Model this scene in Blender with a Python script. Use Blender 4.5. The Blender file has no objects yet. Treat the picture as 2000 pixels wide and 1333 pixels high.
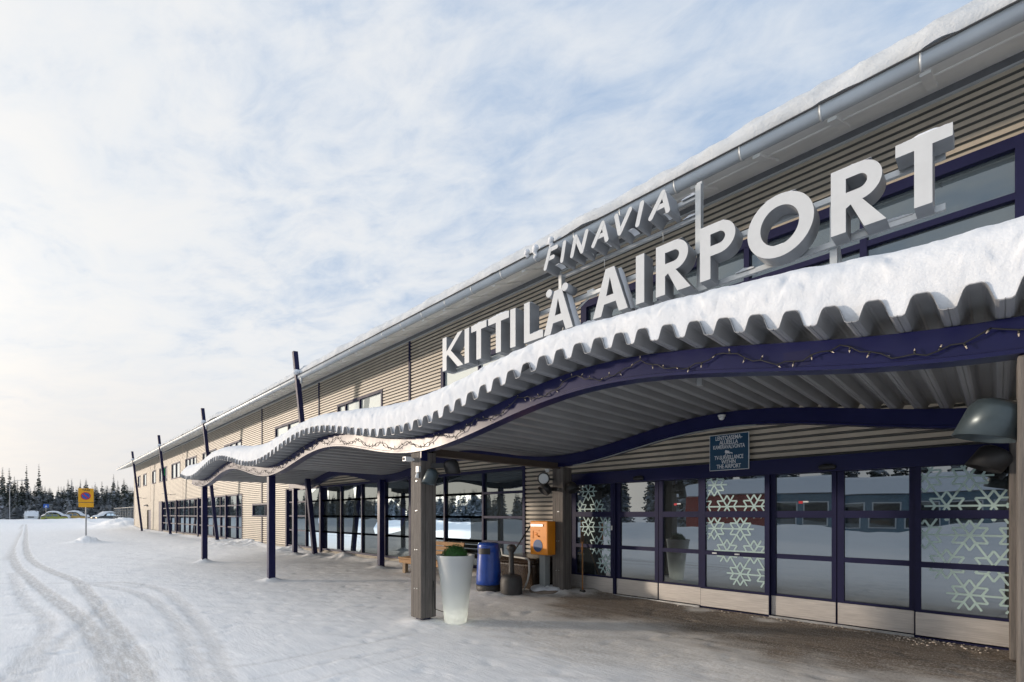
import bpy, math, random
import numpy as np
from mathutils import Vector, Matrix
random.seed(7); rng = np.random.default_rng(7)
S = bpy.context.scene
COL = S.collection
R = math.radians

# ------------------------------------------------------------------ camera
EYE = 1.55
cam = bpy.data.cameras.new('camera'); cam_o = bpy.data.objects.new('camera', cam); COL.objects.link(cam_o)
cam.sensor_width = 36.0; cam.lens = 947.0 / 2000.0 * 36.0
cam.shift_y = (1005.0 - 666.5) / 2000.0
cam.clip_start = 0.05; cam.clip_end = 3000
cam_o.location = (0, 0, EYE); cam_o.rotation_euler = (R(90), 0, R(45.152))
S.camera = cam_o

# ------------------------------------------------------------------ sky, sun, exposure
SUN_EL = 6.0
SUN_H = Vector((-0.82, -0.572, 0)).normalized()
SUN_DIR = (SUN_H * math.cos(R(SUN_EL)) + Vector((0, 0, math.sin(R(SUN_EL))))).normalized()
W = bpy.data.worlds.new('World'); S.world = W; W.use_nodes = True

class NT:
    """tiny node-graph helper"""
    def __init__(self, tree):
        self.t = tree; self.n = tree.nodes; self.l = tree.links
    def node(self, typ, **kw):
        nd = self.n.new(typ)
        for k, v in kw.items():
            if k.startswith('i_'):
                nd.inputs[k[2:].replace('_', ' ')].default_value = v
            else: setattr(nd, k, v)
        return nd
    def set(self, sock, v):
        if isinstance(v, bpy.types.NodeSocket): self.l.new(v, sock)
        elif v is not None: sock.default_value = v
    def math(self, op, a, b=None, c=None, clamp=False):
        nd = self.n.new('ShaderNodeMath'); nd.operation = op; nd.use_clamp = clamp
        for i, v in enumerate((a, b, c)):
            if v is not None: self.set(nd.inputs[i], v)
        return nd.outputs[0]
    def mix(self, fac, a, b, blend='MIX'):
        nd = self.n.new('ShaderNodeMix'); nd.data_type = 'RGBA'; nd.blend_type = blend
        self.set(nd.inputs[0], fac)
        self.set(nd.inputs[6], a if isinstance(a, bpy.types.NodeSocket) else (*a[:3], 1))
        self.set(nd.inputs[7], b if isinstance(b, bpy.types.NodeSocket) else (*b[:3], 1))
        return nd.outputs[2]
    def noise(self, vec=None, scale=5, detail=4, rough=0.55, dist=0.0):
        nd = self.n.new('ShaderNodeTexNoise')
        nd.inputs['Scale'].default_value = scale; nd.inputs['Detail'].default_value = detail
        nd.inputs['Roughness'].default_value = rough; nd.inputs['Distortion'].default_value = dist
        if vec is not None: self.l.new(vec, nd.inputs['Vector'])
        return nd.outputs['Fac']
    def ramp(self, fac, lo, hi):
        nd = self.n.new('ShaderNodeMapRange'); nd.interpolation_type = 'SMOOTHSTEP'
        self.set(nd.inputs[0], fac); nd.inputs[1].default_value = lo; nd.inputs[2].default_value = hi
        return nd.outputs[0]

def world():
    g = NT(W.node_tree); g.n.clear()
    out = g.node('ShaderNodeOutputWorld'); bg = g.node('ShaderNodeBackground')
    g.l.new(bg.outputs[0], out.inputs[0])
    K = 0.1; bg.inputs[1].default_value = K
    sky = g.node('ShaderNodeTexSky'); sky.sky_type = 'NISHITA'; sky.sun_disc = False
    sky.sun_elevation = R(SUN_EL); sky.sun_rotation = math.atan2(SUN_H.x, SUN_H.y)
    sky.altitude = 200; sky.air_density = 1.0; sky.dust_density = 1.0; sky.ozone_density = 2.0
    tc = g.node('ShaderNodeTexCoord')
    nrm = g.node('ShaderNodeVectorMath'); nrm.operation = 'NORMALIZE'; g.l.new(tc.outputs['Generated'], nrm.inputs[0])
    d = nrm.outputs[0]
    sx = g.node('ShaderNodeSeparateXYZ'); g.l.new(d, sx.inputs[0])
    z = g.math('MAXIMUM', sx.outputs[2], 0.0)
    den = g.math('ADD', z, 0.10)
    # plane of the cloud layer, rotated so that the rows of cloud run from lower right to upper left
    px = g.math('DIVIDE', sx.outputs[0], den); py = g.math('DIVIDE', sx.outputs[1], den)
    c, s = math.cos(R(18)), math.sin(R(18))
    u = g.math('ADD', g.math('MULTIPLY', px, c), g.math('MULTIPLY', py, s))
    v = g.math('SUBTRACT', g.math('MULTIPLY', py, c), g.math('MULTIPLY', px, s))
    cb = g.node('ShaderNodeCombineXYZ'); g.l.new(g.math('MULTIPLY', u, 0.62), cb.inputs[0]); g.l.new(v, cb.inputs[1])
    big = g.noise(cb.outputs[0], 1.1, 3, 0.5, 0.2)
    mid = g.noise(cb.outputs[0], 4.6, 7, 0.60, 0.5)
    fine = g.noise(cb.outputs[0], 13.0, 6, 0.62, 0.5)
    dens = g.math('ADD', g.math('ADD', g.math('MULTIPLY', big, 0.55), g.math('MULTIPLY', mid, 0.68)), g.math('MULTIPLY', fine, 0.42))
    # thin cloud scatters light forward: denser looking and brighter towards the sun
    dp = g.node('ShaderNodeVectorMath'); dp.operation = 'DOT_PRODUCT'; g.l.new(d, dp.inputs[0]); dp.inputs[1].default_value = SUN_DIR
    fwd = g.math('MULTIPLY_ADD', dp.outputs[1], 0.5, 0.5, clamp=True)
    low = g.ramp(z, 0.55, 0.02)
    dens = g.math('ADD', dens, g.math('MULTIPLY', low, 0.16))
    dens = g.math('ADD', dens, g.math('MULTIPLY', fwd, 0.34))
    cov = g.ramp(dens, 0.64, 1.20)
    # colours in units of the background strength
    fs = g.math('POWER', fwd, 1.5)
    ccol = g.mix(fs, (4.3, 4.85, 5.6), (6.5, 6.4, 6.25))
    shade = g.ramp(mid, 0.30, 0.68)
    ccol = g.mix(shade, g.mix(0.30, ccol, (4.2, 5.0, 6.0)), ccol)
    blue = g.mix(1.0, sky.outputs[0], (0.85, 0.98, 1.10), 'MULTIPLY')
    blue = g.mix(0.88, blue, (2.5, 3.55, 5.2))
    col = g.mix(cov, blue, ccol)
    haze = g.ramp(z, 0.34, 0.0)
    hcol = g.mix(fs, (4.7, 4.8, 5.1), (5.7, 5.4, 5.1))
    col = g.mix(g.math('MULTIPLY', haze, 0.80), col, hcol)
    # bright aureole round the veiled sun
    au = g.math('MULTIPLY', g.math('POWER', fwd, 34.0), 1.6)
    col = g.mix(1.0, col, g.mix(au, (1, 1, 1), (2.6, 2.35, 2.0)), 'MULTIPLY')
    g.l.new(col, bg.inputs[0])
world()

sun = bpy.data.lights.new('sun', 'SUN'); sun.energy = 1.8; sun.angle = R(2.5); sun.color = (1.0, 0.84, 0.68)
sun_o = bpy.data.objects.new('sun', sun); COL.objects.link(sun_o)
sun_o.rotation_euler = SUN_DIR.to_track_quat('Z', 'Y').to_euler(); sun_o.location = (-20, -30, 30)
vs = S.view_settings
vs.view_transform = 'Standard'; vs.look = 'None'; vs.exposure = 0.56; vs.gamma = 1.0; vs.use_curve_mapping = False
S.render.engine = 'CYCLES'
S.cycles.use_denoising = True
S.cycles.max_bounces = 5; S.cycles.diffuse_bounces = 3; S.cycles.glossy_bounces = 3; S.cycles.adaptive_threshold = 0.025
S.cycles.transparent_max_bounces = 6; S.cycles.caustics_reflective = False; S.cycles.caustics_refractive = False

# ------------------------------------------------------------------ materials
def mat(name, col, rough=0.6, metal=0.0, var=0.0, vscale=6.0, bump=0.0, bscale=40.0, spec=0.5, coat=0.0, stretch=None, dark=None, dfac=(0.55, 0.75), emit=None, trans=0.0):
    m = bpy.data.materials.new(name); m.use_nodes = True
    g = NT(m.node_tree); b = g.n['Principled BSDF']
    tc = g.node('ShaderNodeTexCoord'); vec = tc.outputs['Object']
    if stretch:
        mp = g.node('ShaderNodeMapping'); mp.inputs['Scale'].default_value = stretch
        g.l.new(vec, mp.inputs[0]); vec = mp.outputs[0]
    base = (*col, 1)
    if var > 0 or dark:
        n = g.noise(vec, vscale, 5, 0.6)
        lo = tuple(c * (1 - var) for c in col); hi = tuple(min(1, c * (1 + var)) for c in col)
        cs = g.mix(g.ramp(n, 0.3, 0.7), lo, hi)
        if dark:
            n2 = g.noise(vec, vscale * 2.7, 6, 0.65)
            cs = g.mix(g.ramp(n2, *dfac), cs, dark)
        g.l.new(cs, b.inputs['Base Color'])
        rr = g.math('MULTIPLY_ADD', n, 0.25, rough - 0.12, clamp=True); g.l.new(rr, b.inputs['Roughness'])
    else:
        b.inputs['Base Color'].default_value = base; b.inputs['Roughness'].default_value = rough
    b.inputs['Metallic'].default_value = metal
    b.inputs['Specular IOR Level'].default_value = spec
    b.inputs['Coat Weight'].default_value = coat; b.inputs['Coat Roughness'].default_value = 0.12
    if trans: b.inputs['Transmission Weight'].default_value = trans
    if emit:
        b.inputs['Emission Color'].default_value = (*emit[:3], 1); b.inputs['Emission Strength'].default_value = emit[3]
    if bump > 0:
        bn = g.node('ShaderNodeBump'); bn.inputs['Strength'].default_value = bump; bn.inputs['Distance'].default_value = 0.02
        g.l.new(g.noise(vec, bscale, 5, 0.6), bn.inputs['Height']); g.l.new(bn.outputs[0], b.inputs['Normal'])
    return m

def glass_mat(name, inner, k=1.7, add=0.07, rough=0.006, tint=(0.92, 0.97, 1.0)):
    m = bpy.data.materials.new(name); m.use_nodes = True
    g = NT(m.node_tree); g.n.remove(g.n['Principled BSDF']); out = g.n['Material Output']
    df = g.node('ShaderNodeBsdfDiffuse'); df.inputs[0].default_value = (*inner, 1)
    gl = g.node('ShaderNodeBsdfGlossy'); gl.inputs['Color'].default_value = (*tint, 1); gl.inputs['Roughness'].default_value = rough
    fr = g.node('ShaderNodeFresnel'); fr.inputs[0].default_value = 1.75
    tc = g.node('ShaderNodeTexCoord')
    bn = g.node('ShaderNodeBump'); bn.inputs['Strength'].default_value = 0.02; bn.inputs['Distance'].default_value = 0.05
    g.l.new(g.noise(tc.outputs['Object'], 1.3, 1, 0.4), bn.inputs['Height']); g.l.new(bn.outputs[0], gl.inputs['Normal'])
    f = g.math('MULTIPLY_ADD', fr.outputs[0], k, add, clamp=True)
    mx = g.node('ShaderNodeMixShader'); g.l.new(f, mx.inputs[0]); g.l.new(df.outputs[0], mx.inputs[1]); g.l.new(gl.outputs[0], mx.inputs[2])
    g.l.new(mx.outputs[0], out.inputs[0])
    return m

def snow_mat(name, col=(0.74, 0.765, 0.80), bump=0.35, s1=9.0, s2=60.0):
    m = bpy.data.materials.new(name); m.use_nodes = True
    g = NT(m.node_tree); b = g.n['Principled BSDF']
    tc = g.node('ShaderNodeTexCoord'); vec = tc.outputs['Object']
    n1 = g.noise(vec, s1, 4, 0.55); n2 = g.noise(vec, s2, 3, 0.6)
    g.l.new(g.mix(g.ramp(n1, 0.3, 0.7), tuple(c * 0.95 for c in col), col), b.inputs['Base Color'])
    b.inputs['Roughness'].default_value = 0.75; b.inputs['Specular IOR Level'].default_value = 0.25
    bn = g.node('ShaderNodeBump'); bn.inputs['Strength'].default_value = bump; bn.inputs['Distance'].default_value = 0.03
    g.l.new(g.math('ADD', n1, g.math('MULTIPLY', n2, 0.35)), bn.inputs['Height']); g.l.new(bn.outputs[0], b.inputs['Normal'])
    return m

M = {}
M['icy_shaded_snow'] = snow_mat('icy_snow_shaded', (0.60, 0.635, 0.67), 0.6, 7.0, 40.0)  # icy snow, greyed to put the roof edge's shade into its colour
M['snow'] = snow_mat('fresh_snow')
M['tan'] = mat('tan_cladding', (0.475, 0.415, 0.33), 0.5, var=0.10, vscale=1.2, stretch=(1.6, 1, 0.25), dark=(0.40, 0.35, 0.28), dfac=(0.62, 0.85))
M['tan_shaded'] = mat('cladding_groove_shade', (0.14, 0.135, 0.12), 0.6, var=0.1, vscale=2)  # tan darkened to paint in the grooves' shade; wall core reuses it
M['navy'] = mat('navy_paint', (0.0105, 0.012, 0.060), 0.33, var=0.1, vscale=3, coat=0.0, spec=0.24)
M['navy_frame'] = mat('navy_frame_paint', (0.014, 0.015, 0.055), 0.55, var=0.1, vscale=4, spec=0.22)
M['concrete'] = mat('concrete', (0.40, 0.36, 0.30), 0.85, var=0.2, vscale=3, bump=0.3, dark=(0.22, 0.19, 0.16))
M['soffit'] = mat('soffit_white', (0.88, 0.88, 0.85), 0.6, var=0.08, vscale=1.5, dark=(0.72, 0.70, 0.65), dfac=(0.6, 0.85))
M['trim'] = mat('grey_trim', (0.16, 0.165, 0.175), 0.45, var=0.08)
M['gutter'] = mat('gutter_steel', (0.50, 0.53, 0.55), 0.42, metal=0.3, var=0.08, vscale=2)
M['bracket'] = mat('dark_bracket', (0.09, 0.085, 0.08), 0.6)
M['rooftop'] = mat('roof_sheet', (0.2, 0.2, 0.21), 0.6)
M['glass'] = glass_mat('window_glass', (0.030, 0.038, 0.042), 1.15, 0.05, tint=(0.80, 0.92, 1.0))
M['glass_up'] = glass_mat('upper_window_glass', (0.045, 0.060, 0.072), 1.5, 0.06, tint=(0.85, 0.95, 1.0))
M['glass_blind'] = glass_mat('window_with_white_blind', (0.50, 0.54, 0.52), 1.5, 0.05)
M['glass_door'] = glass_mat('door_glass', (0.026, 0.031, 0.034), 1.7, 0.15, tint=(0.86, 0.94, 1.0))
M['steel'] = mat('brushed_steel', (0.60, 0.57, 0.54), 0.42, metal=0.5, var=0.12, vscale=4, stretch=(1, 1, 25), bump=0.05, bscale=30)
M['decal'] = mat('frost_decal', (0.42, 0.57, 0.56), 0.5)
M['deck'] = mat('grey_deck', (0.31, 0.315, 0.325), 0.42, metal=0.15, var=0.12, vscale=2.2, stretch=(1, 0.4, 1))
M['timber'] = mat('weathered_timber', (0.135, 0.120, 0.108), 0.75, var=0.22, vscale=5, stretch=(9, 9, 0.6), bump=0.5, bscale=20, dark=(0.08, 0.072, 0.066), dfac=(0.58, 0.8))
M['beam_brown'] = mat('brown_beam', (0.075, 0.055, 0.042), 0.7, var=0.2, vscale=4, stretch=(6, 0.7, 6), bump=0.3)
M['letter_face'] = mat('letter_face_white', (0.56, 0.58, 0.595), 0.4, var=0.03)
M['letter_side'] = mat('letter_side_grey', (0.31, 0.32, 0.335), 0.42, metal=0.35, var=0.08)
M['alu'] = mat('aluminium', (0.55, 0.57, 0.58), 0.38, metal=0.7, var=0.1)
M['black'] = mat('black_plastic', (0.018, 0.018, 0.019), 0.5)
M['charcoal'] = mat('charcoal_plastic', (0.045, 0.043, 0.042), 0.55, var=0.15, bump=0.15)
M['white_plastic'] = mat('white_plastic', (0.72, 0.73, 0.72), 0.4)
M['bulb'] = mat('bulb_glass', (0.55, 0.47, 0.38), 0.15)
M['blue'] = mat('blue_bin_plastic', (0.010, 0.060, 0.34), 0.33, var=0.08, coat=0.3, dark=(0.02, 0.04, 0.12), dfac=(0.66, 0.9))
M['orange'] = mat('orange_paint', (0.80, 0.27, 0.006), 0.38, var=0.06, coat=0.2)
M['blue_disc'] = mat('blue_disc', (0.02, 0.07, 0.20), 0.4)
M['grey_post'] = mat('grey_post', (0.26, 0.28, 0.28), 0.5, var=0.08)
M['stone'] = mat('stone_base', (0.22, 0.18, 0.145), 0.85, var=0.2, bump=0.4)
M['lamp'] = mat('lamp_grey_green', (0.055, 0.075, 0.085), 0.34, metal=0.35, var=0.1)
M['lens'] = mat('lamp_lens', (0.55, 0.58, 0.58), 0.12, spec=0.8)
M['wood'] = mat('bench_wood', (0.36, 0.20, 0.085), 0.7, var=0.25, vscale=6, stretch=(0.7, 8, 8), bump=0.3)
M['wood_grey'] = mat('bench_leg_wood', (0.27, 0.20, 0.13), 0.75, var=0.2, vscale=6, bump=0.3)
M['topiary'] = mat('topiary_green', (0.030, 0.11, 0.018), 0.6, var=0.5, vscale=30)
M['sign_blue'] = mat('sign_blue', (0.008, 0.055, 0.115), 0.35)
M['sign_white'] = mat('sign_white', (0.72, 0.74, 0.75), 0.5)
M['sign_yellow'] = mat('sign_yellow', (0.82, 0.40, 0.008), 0.45, var=0.05)
M['road_blue'] = mat('road_sign_blue', (0.02, 0.10, 0.42), 0.45)
M['red'] = mat('sign_red', (0.55, 0.02, 0.03), 0.45)
M['text_black'] = mat('text_black', (0.03, 0.03, 0.03), 0.5)
M['pole'] = mat('pole_galvanised', (0.33, 0.34, 0.35), 0.5, metal=0.4, var=0.1)
M['dark_tank'] = mat('dark_brown_plastic', (0.035, 0.022, 0.014), 0.22, var=0.3, vscale=7, stretch=(8, 8, 0.6), coat=0.3)
M['hose'] = mat('white_hose', (0.62, 0.62, 0.58), 0.5)
M['stick'] = mat('broom_wood', (0.36, 0.17, 0.06), 0.6, var=0.2)
M['fence'] = mat('fence_mesh', (0.20, 0.21, 0.21), 0.6, metal=0.3)
M['trunk'] = mat('spruce_bark', (0.075, 0.055, 0.042), 0.9, var=0.3)
M['red_wall'] = mat('red_wall', (0.30, 0.045, 0.035), 0.7, var=0.1)
M['blue_wall'] = mat('blue_grey_wall', (0.13, 0.22, 0.29), 0.6, var=0.1)
M['green'] = mat('green_patch', (0.01, 0.42, 0.10), 0.4)
M['car_white'] = mat('car_white', (0.62, 0.64, 0.65), 0.3, coat=0.5)
M['car_lime'] = mat('car_lime', (0.34, 0.36, 0.06), 0.35, coat=0.5)
M['car_beige'] = mat('car_yellow', (0.55, 0.36, 0.10), 0.35, coat=0.4)
M['car_dark'] = mat('car_dark', (0.05, 0.055, 0.06), 0.3, coat=0.5)
M['rubber'] = mat('tyre_rubber', (0.02, 0.02, 0.02), 0.8)
M['headlight'] = mat('headlight', (0.75, 0.55, 0.35), 0.2, emit=(1.0, 0.72, 0.42, 1.6))
M['tail'] = mat('reflector', (0.35, 0.08, 0.03), 0.3)

def planter_mat():
    m = bpy.data.materials.new('translucent_planter'); m.use_nodes = True
    g = NT(m.node_tree); b = g.n['Principled BSDF']; out = g.n['Material Output']
    b.inputs['Base Color'].default_value = (0.66, 0.68, 0.68, 1); b.inputs['Roughness'].default_value = 0.45
    tr = g.node('ShaderNodeBsdfTranslucent'); tr.inputs[0].default_value = (0.86, 0.86, 0.82, 1)
    mx = g.node('ShaderNodeMixShader'); mx.inputs[0].default_value = 0.30
    g.l.new(b.outputs[0], mx.inputs[1]); g.l.new(tr.outputs[0], mx.inputs[2]); g.l.new(mx.outputs[0], out.inputs[0])
    return m
M['planter'] = planter_mat()
M['crumb'] = mat('dirty_ice', (0.50, 0.45, 0.40), 0.6, var=0.25, vscale=9)

def spruce_mat():
    m = bpy.data.materials.new('snowy_spruce'); m.use_nodes = True
    g = NT(m.node_tree); b = g.n['Principled BSDF']
    geo = g.node('ShaderNodeNewGeometry')
    n = g.noise(geo.outputs['Position'], 1.1, 5, 0.7); n2 = g.noise(geo.outputs['Position'], 0.35, 2, 0.5)
    green = g.mix(g.ramp(n2, 0.35, 0.65), (0.016, 0.026, 0.018), (0.040, 0.050, 0.034))
    sx = g.node('ShaderNodeSeparateXYZ'); g.l.new(geo.outputs['Normal'], sx.inputs[0])
    up = g.math('ABSOLUTE', sx.outputs[2])
    sp_ = g.node('ShaderNodeSeparateXYZ'); g.l.new(geo.outputs['Position'], sp_.inputs[0])
    lowz = g.ramp(sp_.outputs[2], 9.0, 1.5)
    sn = g.ramp(g.math('ADD', g.math('ADD', g.math('MULTIPLY', up, 0.08), g.math('MULTIPLY', lowz, 0.12)), n), 0.56, 0.74)
    g.l.new(g.mix(g.math('MULTIPLY', sn, 0.85), green, (0.52, 0.55, 0.60)), b.inputs['Base Color'])
    b.inputs['Roughness'].default_value = 0.85
    return m
M['spruce'] = spruce_mat()

def ground_mat():
    m = bpy.data.materials.new('packed_snow_ground'); m.use_nodes = True
    g = NT(m.node_tree); b = g.n['Principled BSDF']
    tc = g.node('ShaderNodeTexCoord'); vec = tc.outputs['Object']
    at = g.node('ShaderNodeAttribute'); at.attribute_name = 'track'
    ad = g.node('ShaderNodeAttribute'); ad.attribute_name = 'dirt'
    ab = g.node('ShaderNodeAttribute'); ab.attribute_name = 'trod'
    mp = g.node('ShaderNodeMapping'); mp.inputs['Rotation'].default_value = (0, 0, R(38)); mp.inputs['Scale'].default_value = (0.30, 1.9, 1)
    g.l.new(vec, mp.inputs[0])
    n0 = g.noise(vec, 0.5, 4, 0.6); n1 = g.noise(mp.outputs[0], 2.6, 7, 0.65); n2 = g.noise(vec, 28, 5, 0.7); n3 = g.noise(vec, 52, 4, 0.7)
    n4 = g.noise(mp.outputs[0], 9.0, 6, 0.7)
    snow = g.mix(g.ramp(n1, 0.3, 0.7), (0.88, 0.885, 0.895), (0.94, 0.942, 0.945))
    trod = g.mix(g.ramp(n2, 0.38, 0.62), (0.66, 0.615, 0.555), (0.88, 0.85, 0.81))
    brown = g.mix(g.ramp(n4, 0.35, 0.68), (0.115, 0.082, 0.056), (0.31, 0.237, 0.172))
    brown = g.mix(g.ramp(n3, 0.50, 0.64), brown, (0.58, 0.52, 0.46)); brown = g.mix(g.ramp(n3, 0.42, 0.30), brown, (0.06, 0.045, 0.035))
    tf = g.math('MULTIPLY_ADD', g.math('SUBTRACT', n4, 0.5), 1.1, ab.outputs['Fac'])
    col = g.mix(g.math('MULTIPLY', g.ramp(tf, 0.15, 0.95), 0.75), snow, trod)
    tr = g.math('MULTIPLY', at.outputs['Fac'], g.math('MULTIPLY', g.ramp(n2, 0.2, 0.6), g.ramp(n4, 0.2, 0.62)))
    col = g.mix(g.math('MULTIPLY', tr, 0.78), col, (0.50, 0.48, 0.455))
    df = g.math('ADD', ad.outputs['Fac'], g.math('MULTIPLY', g.math('SUBTRACT', n1, 0.5), 0.7))
    df = g.math('ADD', df, g.math('MULTIPLY', g.math('SUBTRACT', n2, 0.5), 0.75))
    col = g.mix(g.math('MULTIPLY', g.ramp(df, 0.18, 0.88), 0.92), col, brown)
    g.l.new(col, b.inputs['Base Color'])
    b.inputs['Roughness'].default_value = 0.7; b.inputs['Specular IOR Level'].default_value = 0.3
    bn = g.node('ShaderNodeBump'); bn.inputs['Strength'].default_value = 0.38; bn.inputs['Distance'].default_value = 0.03
    h = g.math('ADD', g.math('MULTIPLY', n1, 0.9), g.math('ADD', g.math('MULTIPLY', n2, 0.3), g.math('ADD', g.math('MULTIPLY', n3, 0.16), g.math('MULTIPLY', n4, 0.6))))
    g.l.new(h, bn.inputs['Height']); g.l.new(bn.outputs[0], b.inputs['Normal'])
    return m
M['ground'] = ground_mat()

# ------------------------------------------------------------------ mesh helpers
ORG = {}          # world origin of every object made here
def empty(name, loc):
    o = bpy.data.objects.new(name, None); o.empty_display_size = 0.3; COL.objects.link(o)
    o.location = loc; ORG[o] = Vector(loc); return o
def tag(o, label, cat=None, group=None, kind=None):
    if label: o['label'] = label
    if cat: o['category'] = cat
    if group: o['group'] = group
    if kind: o['kind'] = kind
    return o
def thing(name, loc, label, cat, group=None):
    return tag(empty(name, loc), label, cat, group)

class MB:
    def __init__(s): s.v = []; s.f = []; s.m = []; s.sm = []
    def add(s, vs, fs, mi=0, smooth=False):
        o = len(s.v); s.v += [tuple(p) for p in vs]
        for f in fs: s.f.append(tuple(i + o for i in f)); s.m.append(mi); s.sm.append(smooth)
        return s
    def box(s, x0, x1, y0, y1, z0, z1, mi=0):
        return s.add([(x0, y0, z0), (x1, y0, z0), (x1, y1, z0), (x0, y1, z0), (x0, y0, z1), (x1, y0, z1), (x1, y1, z1), (x0, y1, z1)],
              [(0, 3, 2, 1), (4, 5, 6, 7), (0, 1, 5, 4), (1, 2, 6, 5), (2, 3, 7, 6), (3, 0, 4, 7)], mi)
    def hexa(s, p, mi=0):
        return s.add(p, [(0, 3, 2, 1), (4, 5, 6, 7), (0, 1, 5, 4), (1, 2, 6, 5), (2, 3, 7, 6), (3, 0, 4, 7)], mi)
    def bar(s, a, b, w, h=None, up=(0, 0, 1), mi=0):
        a = Vector(a); b = Vector(b); h = h or w; d = (b - a).normalized(); u = Vector(up)
        if abs(d.dot(u)) > 0.99: u = Vector((1, 0, 0))
        sd = d.cross(u).normalized() * (w / 2); u2 = sd.cross(d).normalized() * (h / 2)
        return s.hexa([a - sd - u2, a + sd - u2, a + sd + u2, a - sd + u2, b - sd - u2, b + sd - u2, b + sd + u2, b - sd + u2], mi)
    def ring_tube(s, rings, mi=0, caps=True, smooth=True, closed=True):
        n = len(rings[0]); vs = [p for r in rings for p in r]; fs = []
        for i in range(len(rings) - 1):
            for j in range(n if closed else n - 1):
                k = (j + 1) % n; fs.append((i * n + j, i * n + k, (i + 1) * n + k, (i + 1) * n + j))
        s.add(vs, fs, mi, smooth)
        if caps:
            o = len(s.v) - len(vs); s.f.append(tuple(o + j for j in reversed(range(n)))); s.m.append(mi); s.sm.append(False)
            e = o + (len(rings) - 1) * n; s.f.append(tuple(e + j for j in range(n))); s.m.append(mi); s.sm.append(False)
        return s
    def cyl(s, a, b, r0, r1=None, n=14, mi=0, caps=True, smooth=True):
        a = Vector(a); b = Vector(b); r1 = r0 if r1 is None else r1; d = (b - a).normalized()
        u = Vector((1, 0, 0)) if abs(d.z) > 0.9 else Vector((0, 0, 1)); e1 = d.cross(u).normalized(); e2 = d.cross(e1)
        rg = [[c + (e1 * math.cos(2 * math.pi * j / n) + e2 * math.sin(2 * math.pi * j / n)) * r for j in range(n)] for c, r in ((a, r0), (b, r1))]
        return s.ring_tube(rg, mi, caps, smooth)
    def tube(s, path, r, n=8, mi=0):
        P = [Vector(p) for p in path]; rings = []
        for i, p in enumerate(P):
            d = (P[min(i + 1, len(P) - 1)] - P[max(i - 1, 0)]).normalized()
            u = Vector((0, 1, 0)) if abs(d.y) < 0.9 else Vector((0, 0, 1)); e1 = d.cross(u).normalized(); e2 = d.cross(e1)
            rr = r[i] if isinstance(r, (list, tuple)) else r
            rings.append([p + (e1 * math.cos(2 * math.pi * j / n) + e2 * math.sin(2 * math.pi * j / n)) * rr for j in range(n)])
        return s.ring_tube(rings, mi, True, True)
    def lathe(s, prof, c, n=28, mi=0, sx=1.0, sy=1.0, caps=True):
        rings = [[(c[0] + r * sx * math.cos(2 * math.pi * j / n), c[1] + r * sy * math.sin(2 * math.pi * j / n), c[2] + z) for j in range(n)] for r, z in prof]
        return s.ring_tube(rings, mi, caps, True)
    def grid(s, rows, mi=0, smooth=True, flip=False):
        n = len(rows[0]); vs = [p for r in rows for p in r]; fs = []
        for i in range(len(rows) - 1):
            for j in range(n - 1):
                f = (i * n + j, i * n + j + 1, (i + 1) * n + j + 1, (i + 1) * n + j)
                fs.append(f[::-1] if flip else f)
        return s.add(vs, fs, mi, smooth)
    def build(s, name, mats, parent=None, loc=None):
        org = ORG[parent] if parent is not None else Vector(loc or (0, 0, 0))
        me = bpy.data.meshes.new(name)
        me.from_pydata([(p[0] - org.x, p[1] - org.y, p[2] - org.z) for p in s.v], [], s.f)
        if not isinstance(mats, (list, tuple)): mats = [mats]
        for m in mats: me.materials.append(M[m])
        me.polygons.foreach_set('material_index', s.m); me.polygons.foreach_set('use_smooth', s.sm)
        me.update()
        o = bpy.data.objects.new(name, me); COL.objects.link(o)
        if parent is not None: o.parent = parent; ORG[o] = org
        else: o.location = org; ORG[o] = org
        return o
def bevel(o, w, seg=2):
    b = o.modifiers.new('bevel', 'BEVEL'); b.width = w; b.segments = seg; b.limit_method = 'ANGLE'; b.angle_limit = R(40); return o
def place(mesh, name, parent, loc_world, mats=None):
    """a part that shares mesh data"""
    o = bpy.data.objects.new(name, mesh); COL.objects.link(o); o.parent = parent
    o.location = Vector(loc_world) - ORG[parent]; ORG[o] = Vector(loc_world); return o
def curve_mesh(name, loops, depth):
    cu = bpy.data.curves.new(name, 'CURVE'); cu.dimensions = '2D'; cu.fill_mode = 'BOTH'; cu.extrude = depth / 2
    for lp in loops:
        sp = cu.splines.new('POLY'); sp.points.add(len(lp) - 1); sp.use_cyclic_u = True
        for i, (x, y) in enumerate(lp): sp.points[i].co = (x, y, 0, 1)
    return conv(cu, name)
def conv(cu, name):
    ob = bpy.data.objects.new(name, cu); COL.objects.link(ob)
    bpy.context.view_layer.update()
    me = bpy.data.meshes.new_from_object(ob.evaluated_get(bpy.context.evaluated_depsgraph_get()))
    COL.objects.unlink(ob); bpy.data.objects.remove(ob); bpy.data.curves.remove(cu); me.name = name
    return me
def text_mesh(txt, size, depth=0.002, align='CENTER', bold=0.0, spacing=1.0):
    cu = bpy.data.curves.new('lettering', 'FONT'); cu.body = txt; cu.size = size; cu.extrude = depth / 2; cu.align_x = align; cu.offset = bold
    cu.space_character = spacing
    return conv(cu, 'lettering')

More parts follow.
